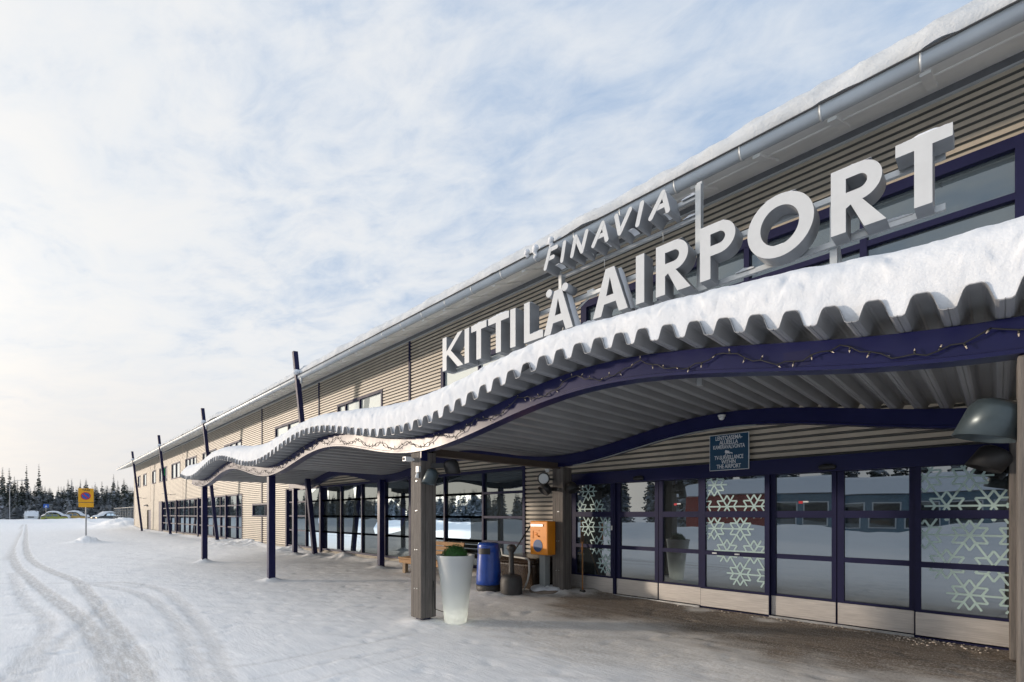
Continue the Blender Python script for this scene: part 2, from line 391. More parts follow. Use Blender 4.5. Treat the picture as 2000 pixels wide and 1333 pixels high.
# value noise on arrays
_T = rng.random((64, 64, 1))
_T2 = rng.random((128, 128))
def vnoise(x, y):
    x = np.asarray(x, float); y = np.asarray(y, float)
    xi = np.floor(x).astype(int); yi = np.floor(y).astype(int); fx = x - xi; fy = y - yi
    fx = fx * fx * (3 - 2 * fx); fy = fy * fy * (3 - 2 * fy)
    a = _T2[xi % 128, yi % 128]; b = _T2[(xi + 1) % 128, yi % 128]; c = _T2[xi % 128, (yi + 1) % 128]; d = _T2[(xi + 1) % 128, (yi + 1) % 128]
    return (a * (1 - fx) + b * fx) * (1 - fy) + (c * (1 - fx) + d * fx) * fy
def fbm(x, y, o=4):
    r = 0; a = 0.5; t = 0
    for i in range(o):
        r = r + a * vnoise(x * 2 ** i + 17 * i, y * 2 ** i + 31 * i); t += a; a *= 0.5
    return r / t
def sstep(e0, e1, x):
    t = np.clip((x - e0) / (e1 - e0), 0, 1); return t * t * (3 - 2 * t)

# ================================================================== GROUND
CA, SA = math.cos(R(44.848)), math.sin(R(44.848))
def onz(u, v, Z=0.0):
    d = 947.0 * (Z - EYE) / (1005.0 - v); r = (u - 1000.0) / 947.0 * d
    return (-CA * d + SA * r, SA * d + CA * r)
def from_crop(pts): return [onz(x / 2.5, 1000 + y / 2.5) for x, y in pts]
TRACKS = [  # (points on the ground, half width, strength)
    (from_crop([(112, 62), (100, 100), (62, 170), (75, 250), (150, 330), (250, 410), (350, 480), (430, 560), (500, 660), (560, 760), (600, 832), (640, 930)]), 0.115, 1.0),
    (from_crop([(128, 62), (128, 100), (125, 160), (150, 230), (250, 290), (370, 340), (450, 420), (520, 510), (580, 600), (650, 700), (700, 832), (730, 930)]), 0.115, 1.0),
    (from_crop([(480, 345), (640, 350), (780, 380), (880, 440), (950, 520), (1010, 600), (1060, 700), (1110, 832), (1130, 930)]), 0.10, 0.55),
    (from_crop([(400, 345), (600, 380), (720, 420), (820, 490), (890, 580), (930, 680), (980, 832), (1000, 930)]), 0.10, 0.55),
    (from_crop([(60, 300), (120, 430), (210, 500), (240, 560), (200, 640), (120, 730), (30, 832), (-40, 930)]), 0.10, 0.55),
    (from_crop([(520, 440), (390, 570), (320, 620), (240, 690), (150, 800), (60, 930)]), 0.08, 0.5),
    (from_crop([(870, 770), (1100, 760), (1300, 740), (1600, 680), (2000, 600)]), 0.045, 0.5),
    (from_crop([(1250, 820), (1600, 740), (2000, 670)]), 0.03, 0.4),
    (from_crop([(1450, 850), (1750, 770), (2050, 700)]), 0.03, 0.4),
    (from_crop([(0, 350), (300, 350), (520, 352), (700, 372)]), 0.06, 0.45),
]
MOUNDS = [(-5.82, 4.0, .30, .05), (-12.0, 4.0, .24, .07), (-18.1, 4.0, .26, .10), (-12.0, 6.8, .3, .06), (-18.1, 6.8, .4, .09), (-5.82, 7.12, .3, .04),
          (-6.02, 6.95, .55, .02), (-35.5, 2.2, .75, .26), (-35.1, 2.3, .5, .12), (-16.7, 7.0, .5, .12), (-29, 7.0, .7, .16), (-41, 7.0, .5, .1), (-6.7, 6.0, .4, .04),
          (-15.5, 7.4, .45, .12), (-10.6, 7.2, .5, .07), (-5.6, 7.45, .5, .05), (-20, 7.3, .8, .12), (-26, 7.4, 2.2, .14)]
def ground():
    def axis(segs):
        out = []
        for a, b, st in segs:
            n = max(1, int(round((b - a) / st))); out += list(np.linspace(a, b, n, endpoint=False))
        return np.array(out + [segs[-1][1]])
    xs = axis([(-700, -320, 40), (-320, -150, 6), (-150, -60, 0.9), (-60, -26, 0.25), (-26, 1.5, 0.055), (1.5, 12, 0.3), (12, 100, 5), (100, 500, 50)])
    ys = axis([(-600, -140, 40), (-140, -40, 4), (-40, -8, 0.7), (-8, -0.5, 0.22), (-0.5, 7.9, 0.05), (7.9, 12, 0.4), (12, 60, 6), (60, 400, 40)])
    X, Y = np.meshgrid(xs, ys, indexing='ij')
    Hh = 0.075 * sstep(4.0, 6.4, Y)
    Hh += (fbm(X * 0.35, Y * 0.5) - 0.5) * 0.05 + (fbm(X * 1.7 + 5, Y * 2.4) - 0.5) * 0.02
    c, s = math.cos(R(35)), math.sin(R(35))
    a = X * c + Y * s; b = -X * s + Y * c
    near = sstep(-60, -26, X) * sstep(12, 7, np.abs(Y))
    Hh += near * (fbm(a * 0.9, b * 5.5, 3) - 0.5) * 0.020
    # snow banks: along the far car park, beyond the forecourt and by the building's far corner
    far = sstep(-112, -126, X)
    Hh += far * (0.25 + 0.9 * (fbm(X * 0.12, Y * 0.16) - 0.35))
    Hh += np.exp(-((X + 72) / 7.5) ** 2 - ((Y - 7.6) / 1.9) ** 2) * (1.0 + (fbm(X * 0.8, Y * 0.8) - 0.5) * 1.1)
    ridge = np.exp(-((Y + 17 + 3 * (fbm(X * 0.05, Y * 0.0) - 0.5)) / 2.2) ** 2) * (0.4 + 1.5 * fbm(X * 0.25, Y * 0.25)) * sstep(-90, -60, X)
    Hh += ridge * 0.75
    mound_n = (fbm(X * 5, Y * 5, 3) - 0.5)
    for mx, my, r, h in MOUNDS:
        g = np.exp(-(((X - mx) / r) ** 2 + ((Y - my) / (r * 0.8)) ** 2)); Hh += g * h * (1 + 1.5 * mound_n)
    # snow thrown up along the foot of the wall
    wallside = np.exp(-((Y - 7.62) / 0.28) ** 2) * sstep(-6.6, -7.6, X) * (0.4 + fbm(X * 1.2, Y)) * 0.10
    Hh += wallside
    trk = np.zeros_like(X)
    for pts, hw, st in TRACKS:
        d = np.full(X.shape, 1e9)
        sm = []
        P = np.array(pts)
        t = np.linspace(0, len(P) - 1, 8 * len(P)); i = np.clip(t.astype(int), 0, len(P) - 2); f = (t - i)[:, None]
        P0 = P[np.maximum(i - 1, 0)]; P1 = P[i]; P2 = P[i + 1]; P3 = P[np.minimum(i + 2, len(P) - 1)]
        Q = 0.5 * (2 * P1 + (P2 - P0) * f + (2 * P0 - 5 * P1 + 4 * P2 - P3) * f ** 2 + (3 * P1 - P0 - 3 * P2 + P3) * f ** 3)
        bx0, bx1, by0, by1 = Q[:, 0].min() - 1, Q[:, 0].max() + 1, Q[:, 1].min() - 1, Q[:, 1].max() + 1
        ix = np.where((xs > bx0) & (xs < bx1))[0]; iy = np.where((ys > by0) & (ys < by1))[0]
        if len(ix) == 0 or len(iy) == 0: continue
        sub = np.ix_(ix, iy); xx = X[sub]; yy = Y[sub]; dd = np.full(xx.shape, 1e9)
        for k in range(len(Q) - 1):
            ax, ay = Q[k]; bx, by = Q[k + 1]; vx, vy = bx - ax, by - ay; L2 = vx * vx + vy * vy + 1e-9
            tt = np.clip(((xx - ax) * vx + (yy - ay) * vy) / L2, 0, 1)
            dd = np.minimum(dd, np.hypot(xx - ax - tt * vx, yy - ay - tt * vy))
        w = hw * (1 + 0.25 * (fbm(xx * 1.3, yy * 1.3) - 0.5))
        core = 1 - sstep(w * 0.80, w * 1.12, dd); edge = np.exp(-((dd - w * 1.35) / (0.045)) ** 2)
        trk[sub] = np.maximum(trk[sub], core * st)
        Hh[sub] += (-0.007 * core + 0.003 * edge) * min(1, st + .2)
    nz = fbm(X * 0.9, Y * 0.9) - 0.5; nz2 = fbm(X * 3, Y * 3, 3) - 0.5
    # brown trodden grit by the doors, greyer towards the forecourt
    dn = 7.65 - Y
    dirt = sstep(3.3, 0.9, dn + 0.42 * np.clip(-4.6 - X, 0, 9) * 1.0 + nz * 1.4 + nz2 * 0.5) * sstep(-8.2, -6.2, X)
    dirt = dirt * 0.95
    for mx, my, mr in ((-6.02, 6.9, .6), (-5.45, 7.3, .45), (-6.8, 6.0, .35), (-3.3, 7.35, .3), (-2.3, 7.3, .25)): dirt = dirt * (1 - .85 * np.exp(-(((X - mx) / mr) ** 2 + ((Y - my) / (mr * .7)) ** 2)) * np.clip(.6 + 1.2 * nz2 * 2, 0, 1))
    trod = sstep(4.7, 1.7, dn + nz * 1.8 + nz2 * 0.6) * (0.45 + .3 * sstep(-8, -5, X)) * sstep(-26, -12, X)
    trod = np.maximum(trod, sstep(4.6, 2.6, dn + nz) * sstep(-8, -5, X) * 0.85)
    for q in TRACKS[:2]:
        pass
    cl = from_crop([(430, 500), (520, 620), (600, 740)])
    for (cx, cy) in cl: trod = np.maximum(trod, np.exp(-(((X - cx) / 1.1) ** 2 + ((Y - cy) / .8) ** 2)) * 0.42)
    # footprints and scuffs in the trodden part
    rd = np.random.default_rng(5)
    for k in range(900):
        fx = rd.uniform(-15, 1.2); fy = rd.uniform(2.6, 7.4) if k % 4 else rd.uniform(-.4, 3); an = rd.uniform(0, 6.28); ln = rd.uniform(.10, .16); wd = rd.uniform(.035, .055); dp = rd.uniform(.004, .011)
        ix = np.where(np.abs(xs - fx) < .4)[0]; iy = np.where(np.abs(ys - fy) < .4)[0]
        if len(ix) == 0 or len(iy) == 0: continue
        sub = np.ix_(ix, iy); dx = X[sub] - fx; dy = Y[sub] - fy
        p = dx * math.cos(an) + dy * math.sin(an); q = -dx * math.sin(an) + dy * math.cos(an)
        e = (p / ln) ** 2 + (q / wd) ** 2
        Hh[sub] += -dp * np.exp(-e ** 1.5) + .4 * dp * np.exp(-((np.sqrt(e) - 1.5) / .4) ** 2)
    n1, n2 = X.shape
    V = np.stack([X, Y, Hh], -1).reshape(-1, 3)
    idx = np.arange(n1 * n2).reshape(n1, n2)
    F = np.stack([idx[:-1, :-1], idx[1:, :-1], idx[1:, 1:], idx[:-1, 1:]], -1).reshape(-1, 4)
    me = bpy.data.meshes.new('snow_ground')
    me.vertices.add(len(V)); me.vertices.foreach_set('co', V.astype(np.float32).ravel())
    me.loops.add(F.size); me.loops.foreach_set('vertex_index', F.astype(np.int32).ravel())
    me.polygons.add(len(F)); me.polygons.foreach_set('loop_start', np.arange(0, F.size, 4, dtype=np.int32))
    me.polygons.foreach_set('use_smooth', np.ones(len(F), dtype=bool))
    me.update(calc_edges=True); me.validate()
    for nm, arr in (('track', trk), ('dirt', dirt), ('trod', trod)):
        a = me.attributes.new(nm, 'FLOAT', 'POINT'); a.data.foreach_set('value', arr.astype(np.float32).ravel())
    me.materials.append(M['ground'])
    o = bpy.data.objects.new('snow_ground', me); COL.objects.link(o)
    tag(o, 'snow covered forecourt with tyre tracks and trodden grit', kind='structure')
ground()

# ================================================================== TERMINAL BUILDING
YW = 7.65; XF = -63.0; XN = 6.0; ZT = 6.60
bld = thing('terminal_building', (-28, YW, 0), 'long two storey terminal with tan ribbed cladding and navy window frames', 'building')
PITCH = 0.0915; GD = 0.032
OPEN = []   # x0,x1,z0,z1
UPW = [(-60.57, -59.05), (-57.34, -55.55), (-52.6, -50.87), (-49.27, -46.15), (-44.4, -41.4), (-39.77, -36.6), (-35.06, -31.95), (-30.33, -27.2), (-22.45, -19.43), (-16.37, -13.3), (-10.32, -7.29)]
for a, b in UPW: OPEN.append((a, b, 4.19, 5.38))
OPEN += [(-5.76, 0.25, 3.3, 5.68), (-49.2, -27.1, 0.24, 2.6), (-20.98, -7.28, 0.25, 2.6), (-25.5, -22.95, 1.45, 2.05), (-5.97, 0.13, 0.0, 2.335), (-55.27, -53.35, 0.0, 1.95), (1.6, 4.6, 3.3, 5.68)]
JOINTS = [-11.8, -17.88, -24.13, -40.65, -53.6]
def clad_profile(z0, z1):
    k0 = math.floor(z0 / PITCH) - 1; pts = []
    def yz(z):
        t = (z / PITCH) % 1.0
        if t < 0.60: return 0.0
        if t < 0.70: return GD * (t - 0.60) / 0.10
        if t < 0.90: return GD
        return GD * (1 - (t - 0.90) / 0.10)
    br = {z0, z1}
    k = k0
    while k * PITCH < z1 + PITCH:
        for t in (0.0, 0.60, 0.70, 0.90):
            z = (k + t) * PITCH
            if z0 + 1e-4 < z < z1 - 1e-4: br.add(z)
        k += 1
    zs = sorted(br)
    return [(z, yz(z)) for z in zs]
def cladding():
    cuts = sorted({XF, XN, *JOINTS, *[o[0] for o in OPEN], *[o[1] for o in OPEN]})
    for a, b in zip(cuts[:-1], cuts[1:]):
        mid = (a + b) / 2
        ops = sorted([(o[2], o[3]) for o in OPEN if o[0] <= mid <= o[1]])
        z = 0.22; spans = []
        for z0, z1 in ops:
            if z0 - z > 0.02: spans.append((z, z0))
            z = max(z, z1)
        if ZT - z > 0.02: spans.append((z, ZT))
        for z0, z1 in spans:
            pr = clad_profile(z0, z1); mb = MB()
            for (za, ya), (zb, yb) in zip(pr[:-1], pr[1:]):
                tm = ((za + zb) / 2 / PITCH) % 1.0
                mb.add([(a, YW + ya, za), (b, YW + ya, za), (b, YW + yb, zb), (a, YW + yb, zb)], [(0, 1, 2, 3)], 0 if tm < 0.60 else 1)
            mb.build('cladding_panel', ['tan', 'tan_shaded'], bld)
cladding()
MB().box(XF, XN, YW + 0.14, 19.5, 0.0, ZT).build('wall_core', 'tan_shaded', bld)
pl = MB()
for a, b in ((XF - .02, -55.3), (-53.3, -49.2), (-49.2, -27.1), (-27.1, -20.98), (-20.98, -7.28), (-7.28, -5.99), (0.15, XN)):
    pl.box(a, b, YW - 0.035, YW + 0.14, -0.2, 0.218)
pl.build('plinth', 'concrete', bld)
for x in JOINTS[:3]:
    spans = [(0.22, 1.43), (2.07, ZT - .15)] if x == -24.13 else ([(2.62, ZT - .15)])
    for z0, z1 in spans:
        j = MB().box(x - 0.035, x + 0.035, YW - 0.028, YW + 0.03, z0, z1)
        k = z0
        while k < z1 - 0.05:
            j.box(x + 0.035, x + 0.06, YW - 0.02, YW + 0.03, k, k + 0.035); k += PITCH
        j.build('joint_strip', 'navy_frame', bld)
for x in JOINTS[3:]:
    MB().box(x - 0.03, x + 0.03, YW - 0.008, YW + 0.03, 2.62 if x < -45 or x > -49 else 0.22, ZT - .15).build('joint_strip', 'tan', bld)
MB().box(XF - 0.05, XF + 0.06, YW - 0.02, YW + 0.1, 0.22, ZT - 0.15).build('corner_trim', 'tan', bld)

def pane_box(x0, x1, z0, z1, y, tilt=0.0012):
    if x1 < -24: tilt *= .3
    t1, t2 = random.uniform(-tilt, tilt), random.uniform(-tilt, tilt)
    w, h = x1 - x0, z1 - z0
    yy = lambda x, z: y + t1 * (x - x0 - w / 2) + t2 * (z - z0 - h / 2)
    mb = MB(); pts = [(x0, z0), (x1, z0), (x1, z1), (x0, z1)]
    return mb.hexa([(x, yy(x, z), z) for x, z in pts] + [(x, yy(x, z) + 0.012, z) for x, z in pts][:4] if False else
                   [(x0, yy(x0, z0), z0), (x1, yy(x1, z0), z0), (x1, yy(x1, z0) + .012, z0), (x0, yy(x0, z0) + .012, z0),
                    (x0, yy(x0, z1), z1), (x1, yy(x1, z1), z1), (x1, yy(x1, z1) + .012, z1), (x0, yy(x0, z1) + .012, z1)])
def window(x0, x1, z0, z1, xs, zs, glass, fw=0.06, mw=0.05, name='window', proud=0.02, thick=(), blank=()):
    fr = MB(); y0, y1 = YW - proud, YW + 0.10
    fr.box(x0, x1, y0, y1, z1 - fw, z1); fr.box(x0, x1, y0 - 0.02, y1, z0, z0 + fw * 0.8)
    fr.box(x0, x0 + fw, y0, y1, z0 + fw * 0.8, z1 - fw); fr.box(x1 - fw, x1, y0, y1, z0 + fw * 0.8, z1 - fw)
    for x in xs: fr.box(x - mw / 2, x + mw / 2, y0 + 0.006, y1, z0 + fw * 0.8, z1 - fw)
    ex = [x0 + fw] + [q for x in xs for q in (x - mw / 2, x + mw / 2)] + [x1 - fw]
    cells = [(ex[i], ex[i + 1]) for i in range(0, len(ex), 2)]
    ez = [z0 + fw * 0.8] + [q for z in zs for q in (z - mw / 2, z + mw / 2)] + [z1 - fw]
    rows = [(ez[i], ez[i + 1]) for i in range(0, len(ez), 2)]
    for a, b in cells:
        for z in zs: fr.box(a, b, y0 + 0.010, y1 - .003, z - mw / 2, z + mw / 2)
    o = fr.build(name, 'navy_frame', bld)
    for i, (a, b) in enumerate(cells):
        for c, d in rows:
            gl = glass(i) if callable(glass) else glass
            pane_box(a - .003, b + .003, c - .003, d + .003, YW + 0.045).build('pane', gl, o)
    for x, w in thick:
        MB().box(x - w / 2, x + w / 2, YW - 0.09, YW + 0.05, 0.10, z1 - 0.005).build('post', 'navy_frame', o)
    return o
for i, (a, b) in enumerate(UPW):
    w = b - a
    if i == 10: window(a, b, 4.19, 5.38, [a + 1.50], [], 'glass_blind', fw=0.11)
    elif i == 9: window(a, b, 4.19, 5.38, [a + 0.62, a + 1.62], [], 'glass_blind', fw=0.08)
    elif w > 2.5: window(a, b, 4.19, 5.38, [a + w * 0.36, a + w * 0.68] if i % 2 else [a + w * 0.5], [], 'glass_blind', fw=0.09, mw=0.08)
    else: window(a, b, 4.19, 5.38, [], [], 'glass_blind', fw=0.11)
window(-5.76, 0.25, 3.3, 5.68, [-5.28, -4.1, -2.68, -1.24], [4.45, 5.03], 'glass_up', fw=0.13, mw=0.075, proud=0.03)
window(1.6, 4.6, 3.3, 5.68, [3.1], [4.45, 5.03], 'glass_up', fw=0.13, mw=0.075, proud=0.03)
xs_near = [-8.67, -10.18, -11.67, -13.16, -14.61, -16.1, -17.63, -19.11]
window(-20.98, -7.28, 0.25, 2.6, xs_near, [0.908, 1.484, 2.05], 'glass', fw=0.07, mw=0.055, thick=[(-17.63, .11), (-11.67, .11), (-20.95, 0.12)])
xs_far = list(np.arange(-46.3, -28.0, 1.52)); xs_far = [x for x in xs_far if min(abs(x - q) for q in (-42.4, -36.0, -29.8)) > .5] + [-42.4, -36.0, -29.8, -47.7]
window(-49.2, -27.1, 0.24, 2.6, sorted(xs_far), [0.87, 1.44, 2.02], 'glass', fw=0.07, mw=0.07, thick=[(-42.4, .14), (-36.0, .14), (-29.8, .14), (-48.4, 1.3)])
window(-25.5, -22.95, 1.45, 2.05, [-23.7], [], 'glass', fw=0.07)
# far service door with its canopy light
fd = MB().box(-55.27, -53.35, YW + 0.09, YW + 0.13, 0.0, 1.95).build('service_door', 'navy_frame', bld)
MB().box(-53.6, -53.5, YW + .05, YW + 0.089, 0.95, 1.1).build('handle', 'alu', fd)
MB().hexa([(-55.6, YW - .3, 2.30), (-54.9, YW - .3, 2.30), (-54.9, YW, 2.34), (-55.6, YW, 2.34), (-55.6, YW - .3, 2.36), (-54.9, YW - .3, 2.36), (-54.9, YW, 2.44), (-55.6, YW, 2.44)]).build('door_light', 'trim', bld)
for x in (-56.9, -44.6, -33.2):
    MB().bar((x, YW, 3.05), (x, YW - .5, 3.12), .03).bar((x - .5, YW - .5, 3.12), (x + .9, YW - .5, 3.12), .035).build('wall_arm', 'trim', bld)
    
# ---- entrance front: header, fixed lights and sliding doors
YD = 7.60
hd = MB().box(-5.99, 0.15, YD - 0.03, YD + 0.16, 2.125, 2.338).build('door_header', 'navy', bld)
for x in (-4.45, -1.62):
    MB().lathe([(.07, 0), (.085, .02), (.085, .05), (.05, .075)], (x, YD - .055, 2.145), 16, sx=1.2, sy=.6).build('motion_sensor', 'black', hd)
def snowflakes(rect, off, centers, L=0.2, w=0.022):
    x0, x1, z0, z1 = rect; segs = []
    for cx, cz in centers:
        for k in range(6):
            a = math.pi / 3 * k; dx, dz = math.cos(a), math.sin(a)
            segs.append(((cx, cz), (cx + dx * L, cz + dz * L)))
            px, pz = cx + dx * L * .5, cz + dz * L * .5
            for q in (-1, 1):
                b = a + q * math.pi / 3
                segs.append(((px, pz), (px + math.cos(b) * L * .5, pz + math.sin(b) * L * .5)))
    mb = MB(); seen = set(); n = 0
    for p, q in segs:
        key = tuple(sorted([(round(p[0], 2), round(p[1], 2)), (round(q[0], 2), round(q[1], 2))]))
        if key in seen: continue
        seen.add(key)
        t0, t1 = 0.0, 1.0; d = (q[0] - p[0], q[1] - p[1]); ok = True
        for dd, pp, lo, hi in ((d[0], p[0], x0, x1), (d[1], p[1], z0, z1)):
            if abs(dd) < 1e-9:
                if pp < lo or pp > hi: ok = False
                continue
            a, b = (lo - pp) / dd, (hi - pp) / dd
            if a > b: a, b = b, a
            t0, t1 = max(t0, a), min(t1, b)
        if not ok or t1 - t0 < 0.02: continue
        a = (p[0] + d[0] * t0, p[1] + d[1] * t0); b = (p[0] + d[0] * t1, p[1] + d[1] * t1)
        ln = math.hypot(*d); nx, nz = -d[1] / ln * w / 2, d[0] / ln * w / 2
        y = off - 0.0012 - 0.00006 * (n % 17); n += 1
        mb.add([(a[0] - nx, y, a[1] - nz), (b[0] - nx, y, b[1] - nz), (b[0] + nx, y, b[1] + nz), (a[0] + nx, y, a[1] + nz)], [(0, 1, 2, 3)])
    return mb
ROWS = [(0.405, 0.915), (0.98, 1.503), (1.597, 2.117)]
def lattice(cx, cz, rows):
    """centres of a triangular lattice: rows = list of (row index, [columns])"""
    s = 0.392
    return [(cx + s * (c + 0.5 * (r % 2)), cz + s * 0.866 * r) for r, cols in rows for c in cols]
def door_leaf(name, g0, g1, f0, f1, y, flakes=None, kick=True, label=None):
    fr = MB(); zt = 2.123; zb = 0.085
    fr.box(f0, g0, y - .02, y + .05, zb, zt); fr.box(g1, f1, y - .02, y + .05, zb, zt)
    zz = [0.385, 0.405, 0.915, 0.98, 1.503, 1.597, 2.117, zt]
    for a, b in ((.375, .405), (.915, .98), (1.503, 1.597), (2.117, zt)): fr.box(g0, g1, y - .018, y + .048, a, b)
    o = fr.build(name, 'navy_frame', bld)
    for a, b in ROWS:
        pane_box(g0 - .003, g1 + .003, a - .003, b + .003, y + .012, 0.003).build('pane', 'glass_door', o)
        if flakes:
            mb = snowflakes((g0 + .004, g1 - .004, a + .004, b - .004), y + .0085, flakes)
            if mb.f: mb.build('snowflake_decal', 'decal', o)
    bevel(MB().box(f0 + .006, f1 - .006, y - .028, y - .021, zb + .012, 0.375).build('kick_plate', 'steel', o), .003, 1)
    return o
door_leaf('side_light', -5.85, -5.05, -5.96, -4.99, YD, lattice(-5.18, 0.63, [(0, [0]), (1, [-1, 0]), (2, [-1, 0]), (3, [-2, -1]), (4, [-1])]))
d1 = door_leaf('sliding_door', -4.88, -4.19, -4.955, -4.125, YD + .055)
d2 = door_leaf('sliding_door', -4.04, -3.42, -4.115, -3.365, YD + .055)
door_leaf('side_light', -3.285, -2.41, -3.36, -2.345, YD - .002, lattice(-2.76, 0.65, [(0, [0, 1]), (1, [-1, 0]), (2, [-1, 0]), (3, [-2, -1, 0]), (4, [-1])]))
d3 = door_leaf('sliding_door', -2.28, -1.59, -2.34, -1.535, YD + .055)
d4 = door_leaf('sliding_door', -1.45, -0.78, -1.525, -0.725, YD + .055)
door_leaf('side_light', -0.665, 0.075, -0.72, 0.135, YD - .002, lattice(-0.24, 0.63, [(0, [0, 1]), (1, [-1, 0]), (2, [-1, 0, 1]), (3, [-1, 0]), (4, [-1, 0])]))
for a in (-5.02,):
    MB().box(-4.99, -4.96, YD - .01, YD + .1, .08, 2.124).build('door_post', 'navy_frame', bld)
MB().box(-5.99, 0.15, YD - .035, YD + .12, 0.0, 0.083).build('threshold', 'navy_frame', bld)
for a, b in ((-4.955, -3.365), (-2.34, -.725)): MB().box(a, b, YD - .06, YD - .036, 0.068, 0.096).build('door_track', 'alu', bld)
MB().box(-3.17, -3.10, YD - .032, YD - .0205, .935, .955).box(-2.83, -2.76, YD - .032, YD - .0205, .935, .955).build('handle_plate', 'alu', bld)
MB().box(-5.035, -5.005, YD - .032, YD - .0205, 1.26, 1.34).build('door_button', 'white_plastic', bld)
for dd, x in ((d2, -3.80), (d3, -1.94)):
    MB().box(x - .05, x + .0, YD + .0615, YD + .0628, 1.70, 1.735).build('red_sticker', 'red', dd)
    MB().box(x + .004, x + .07, YD + .0615, YD + .0628, 1.715, 1.735).build('white_sticker', 'sign_white', dd)
# downpipe with a swept elbow next to the entrance column
dp = [(-6.12, 7.52, .15), (-6.12, 7.52, 1.95)] + [(-6.12 + .16 * (1 - math.cos(t)), 7.52 - .1 * (1 - math.cos(t)), 1.95 + .22 * math.sin(t)) for t in np.linspace(.3, 1.57, 6)] + [(-5.85, 7.36, 2.2)]
MB().tube(dp, .055, 12).build('downpipe', 'navy_frame', bld)

# ---- eaves
YG, ZG = 6.45, 6.21
SL = (ZT - 6.20) / (YW - 6.52)
so = MB()
so.hexa([(XF - 1.6, 6.50, 6.10), (XN, 6.50, 6.10), (XN, YW + .1, 6.62), (XF - 1.6, YW + .1, 6.62), (XF - 1.6, 6.50, 6.16), (XN, 6.50, 6.16), (XN, YW + .1, 6.68), (XF - 1.6, YW + .1, 6.68)])
so = so.build('soffit', 'soffit', bld)
MB().hexa([(XF - 1.7, 6.47, 6.165), (XN, 6.47, 6.165), (XN, 20, 11.90), (XF - 1.7, 20, 11.90), (XF - 1.7, 6.47, 6.245), (XN, 6.47, 6.245), (XN, 20, 12.0), (XF - 1.7, 20, 12.0)]).build('roof', 'rooftop', bld)
x = 5.2
while x > XF:
    MB().hexa([(x - .045, 6.55, 6.085), (x + .045, 6.55, 6.085), (x + .045, YW - .35, 6.40), (x - .045, YW - .35, 6.40), (x - .045, 6.55, 6.13), (x + .045, 6.55, 6.13), (x + .045, YW - .35, 6.45), (x - .045, YW - .35, 6.45)]).build('rafter_end', 'soffit', bld)
    x -= 0.82
for i in range(1):   # board joints under the eaves
    y = 6.85 + .36 * i; z = 6.10 + (y - 6.5) * 0.416
    MB().box(XF - 1.5, XN, y - .012, y + .012, z - .012, z + .03).build('soffit_batten', 'soffit', bld)
MB().box(XF, XN, YW - 0.024, YW + .03, 6.475, 6.575).build('wall_trim', 'trim', bld)
MB().box(XF, XN, YW - 0.034, YW + .02, 6.452, 6.4745).build('drip_strip', 'gutter', bld)
# half-round gutter
prof = []
for k in range(13):
    a = math.pi * k / 12; prof.append((YG - 0.078 * math.cos(a), ZG - 0.045 - 0.085 * math.sin(a)))
prof = [(YG - .078, ZG)] + prof + [(YG + .078, ZG)]
prof += [(YG + .07, ZG)] + [(YG + 0.07 * math.cos(math.pi * k / 12), ZG - 0.045 - 0.077 * math.sin(math.pi * k / 12)) for k in range(13)] + [(YG - .07, ZG)]
gut = MB().ring_tube([[(xx, y, z) for y, z in prof] for xx in (XF - 1.6, XN)]).build('gutter', 'gutter', bld)
MB().cyl((XF - 1.6, YG - .083, ZG + .004), (XN, YG - .083, ZG + .004), .011, n=8).build('gutter_lip', 'bracket', gut)
br = MB()
for k in range(9):
    a = math.pi * k / 8; 
pr2 = [(YG - 0.086 * math.cos(math.pi * k / 10), ZG - 0.045 - 0.093 * math.sin(math.pi * k / 10)) for k in range(11)]
pr3 = [(YG - 0.080 * math.cos(math.pi * k / 10), ZG - 0.045 - 0.0865 * math.sin(math.pi * k / 10)) for k in range(10, -1, -1)]
brm = MB().ring_tube([[(xx, y, z) for y, z in [(YG - .086, ZG)] + pr2 + pr3] for xx in (-.012, .012)]).build('gutter_bracket', 'gutter', gut, )
me_br = brm.data
x = 5.6; first = True
while x > XF - 1:
    if first: brm.location = (x, 0, 0); first = False
    else:
        o = bpy.data.objects.new('gutter_bracket', me_br); COL.objects.link(o); o.parent = gut; o.location = (x, 0, 0)
    x -= 0.88
# the mesh above was built about x = 0: shift it so that the parent's origin is respected

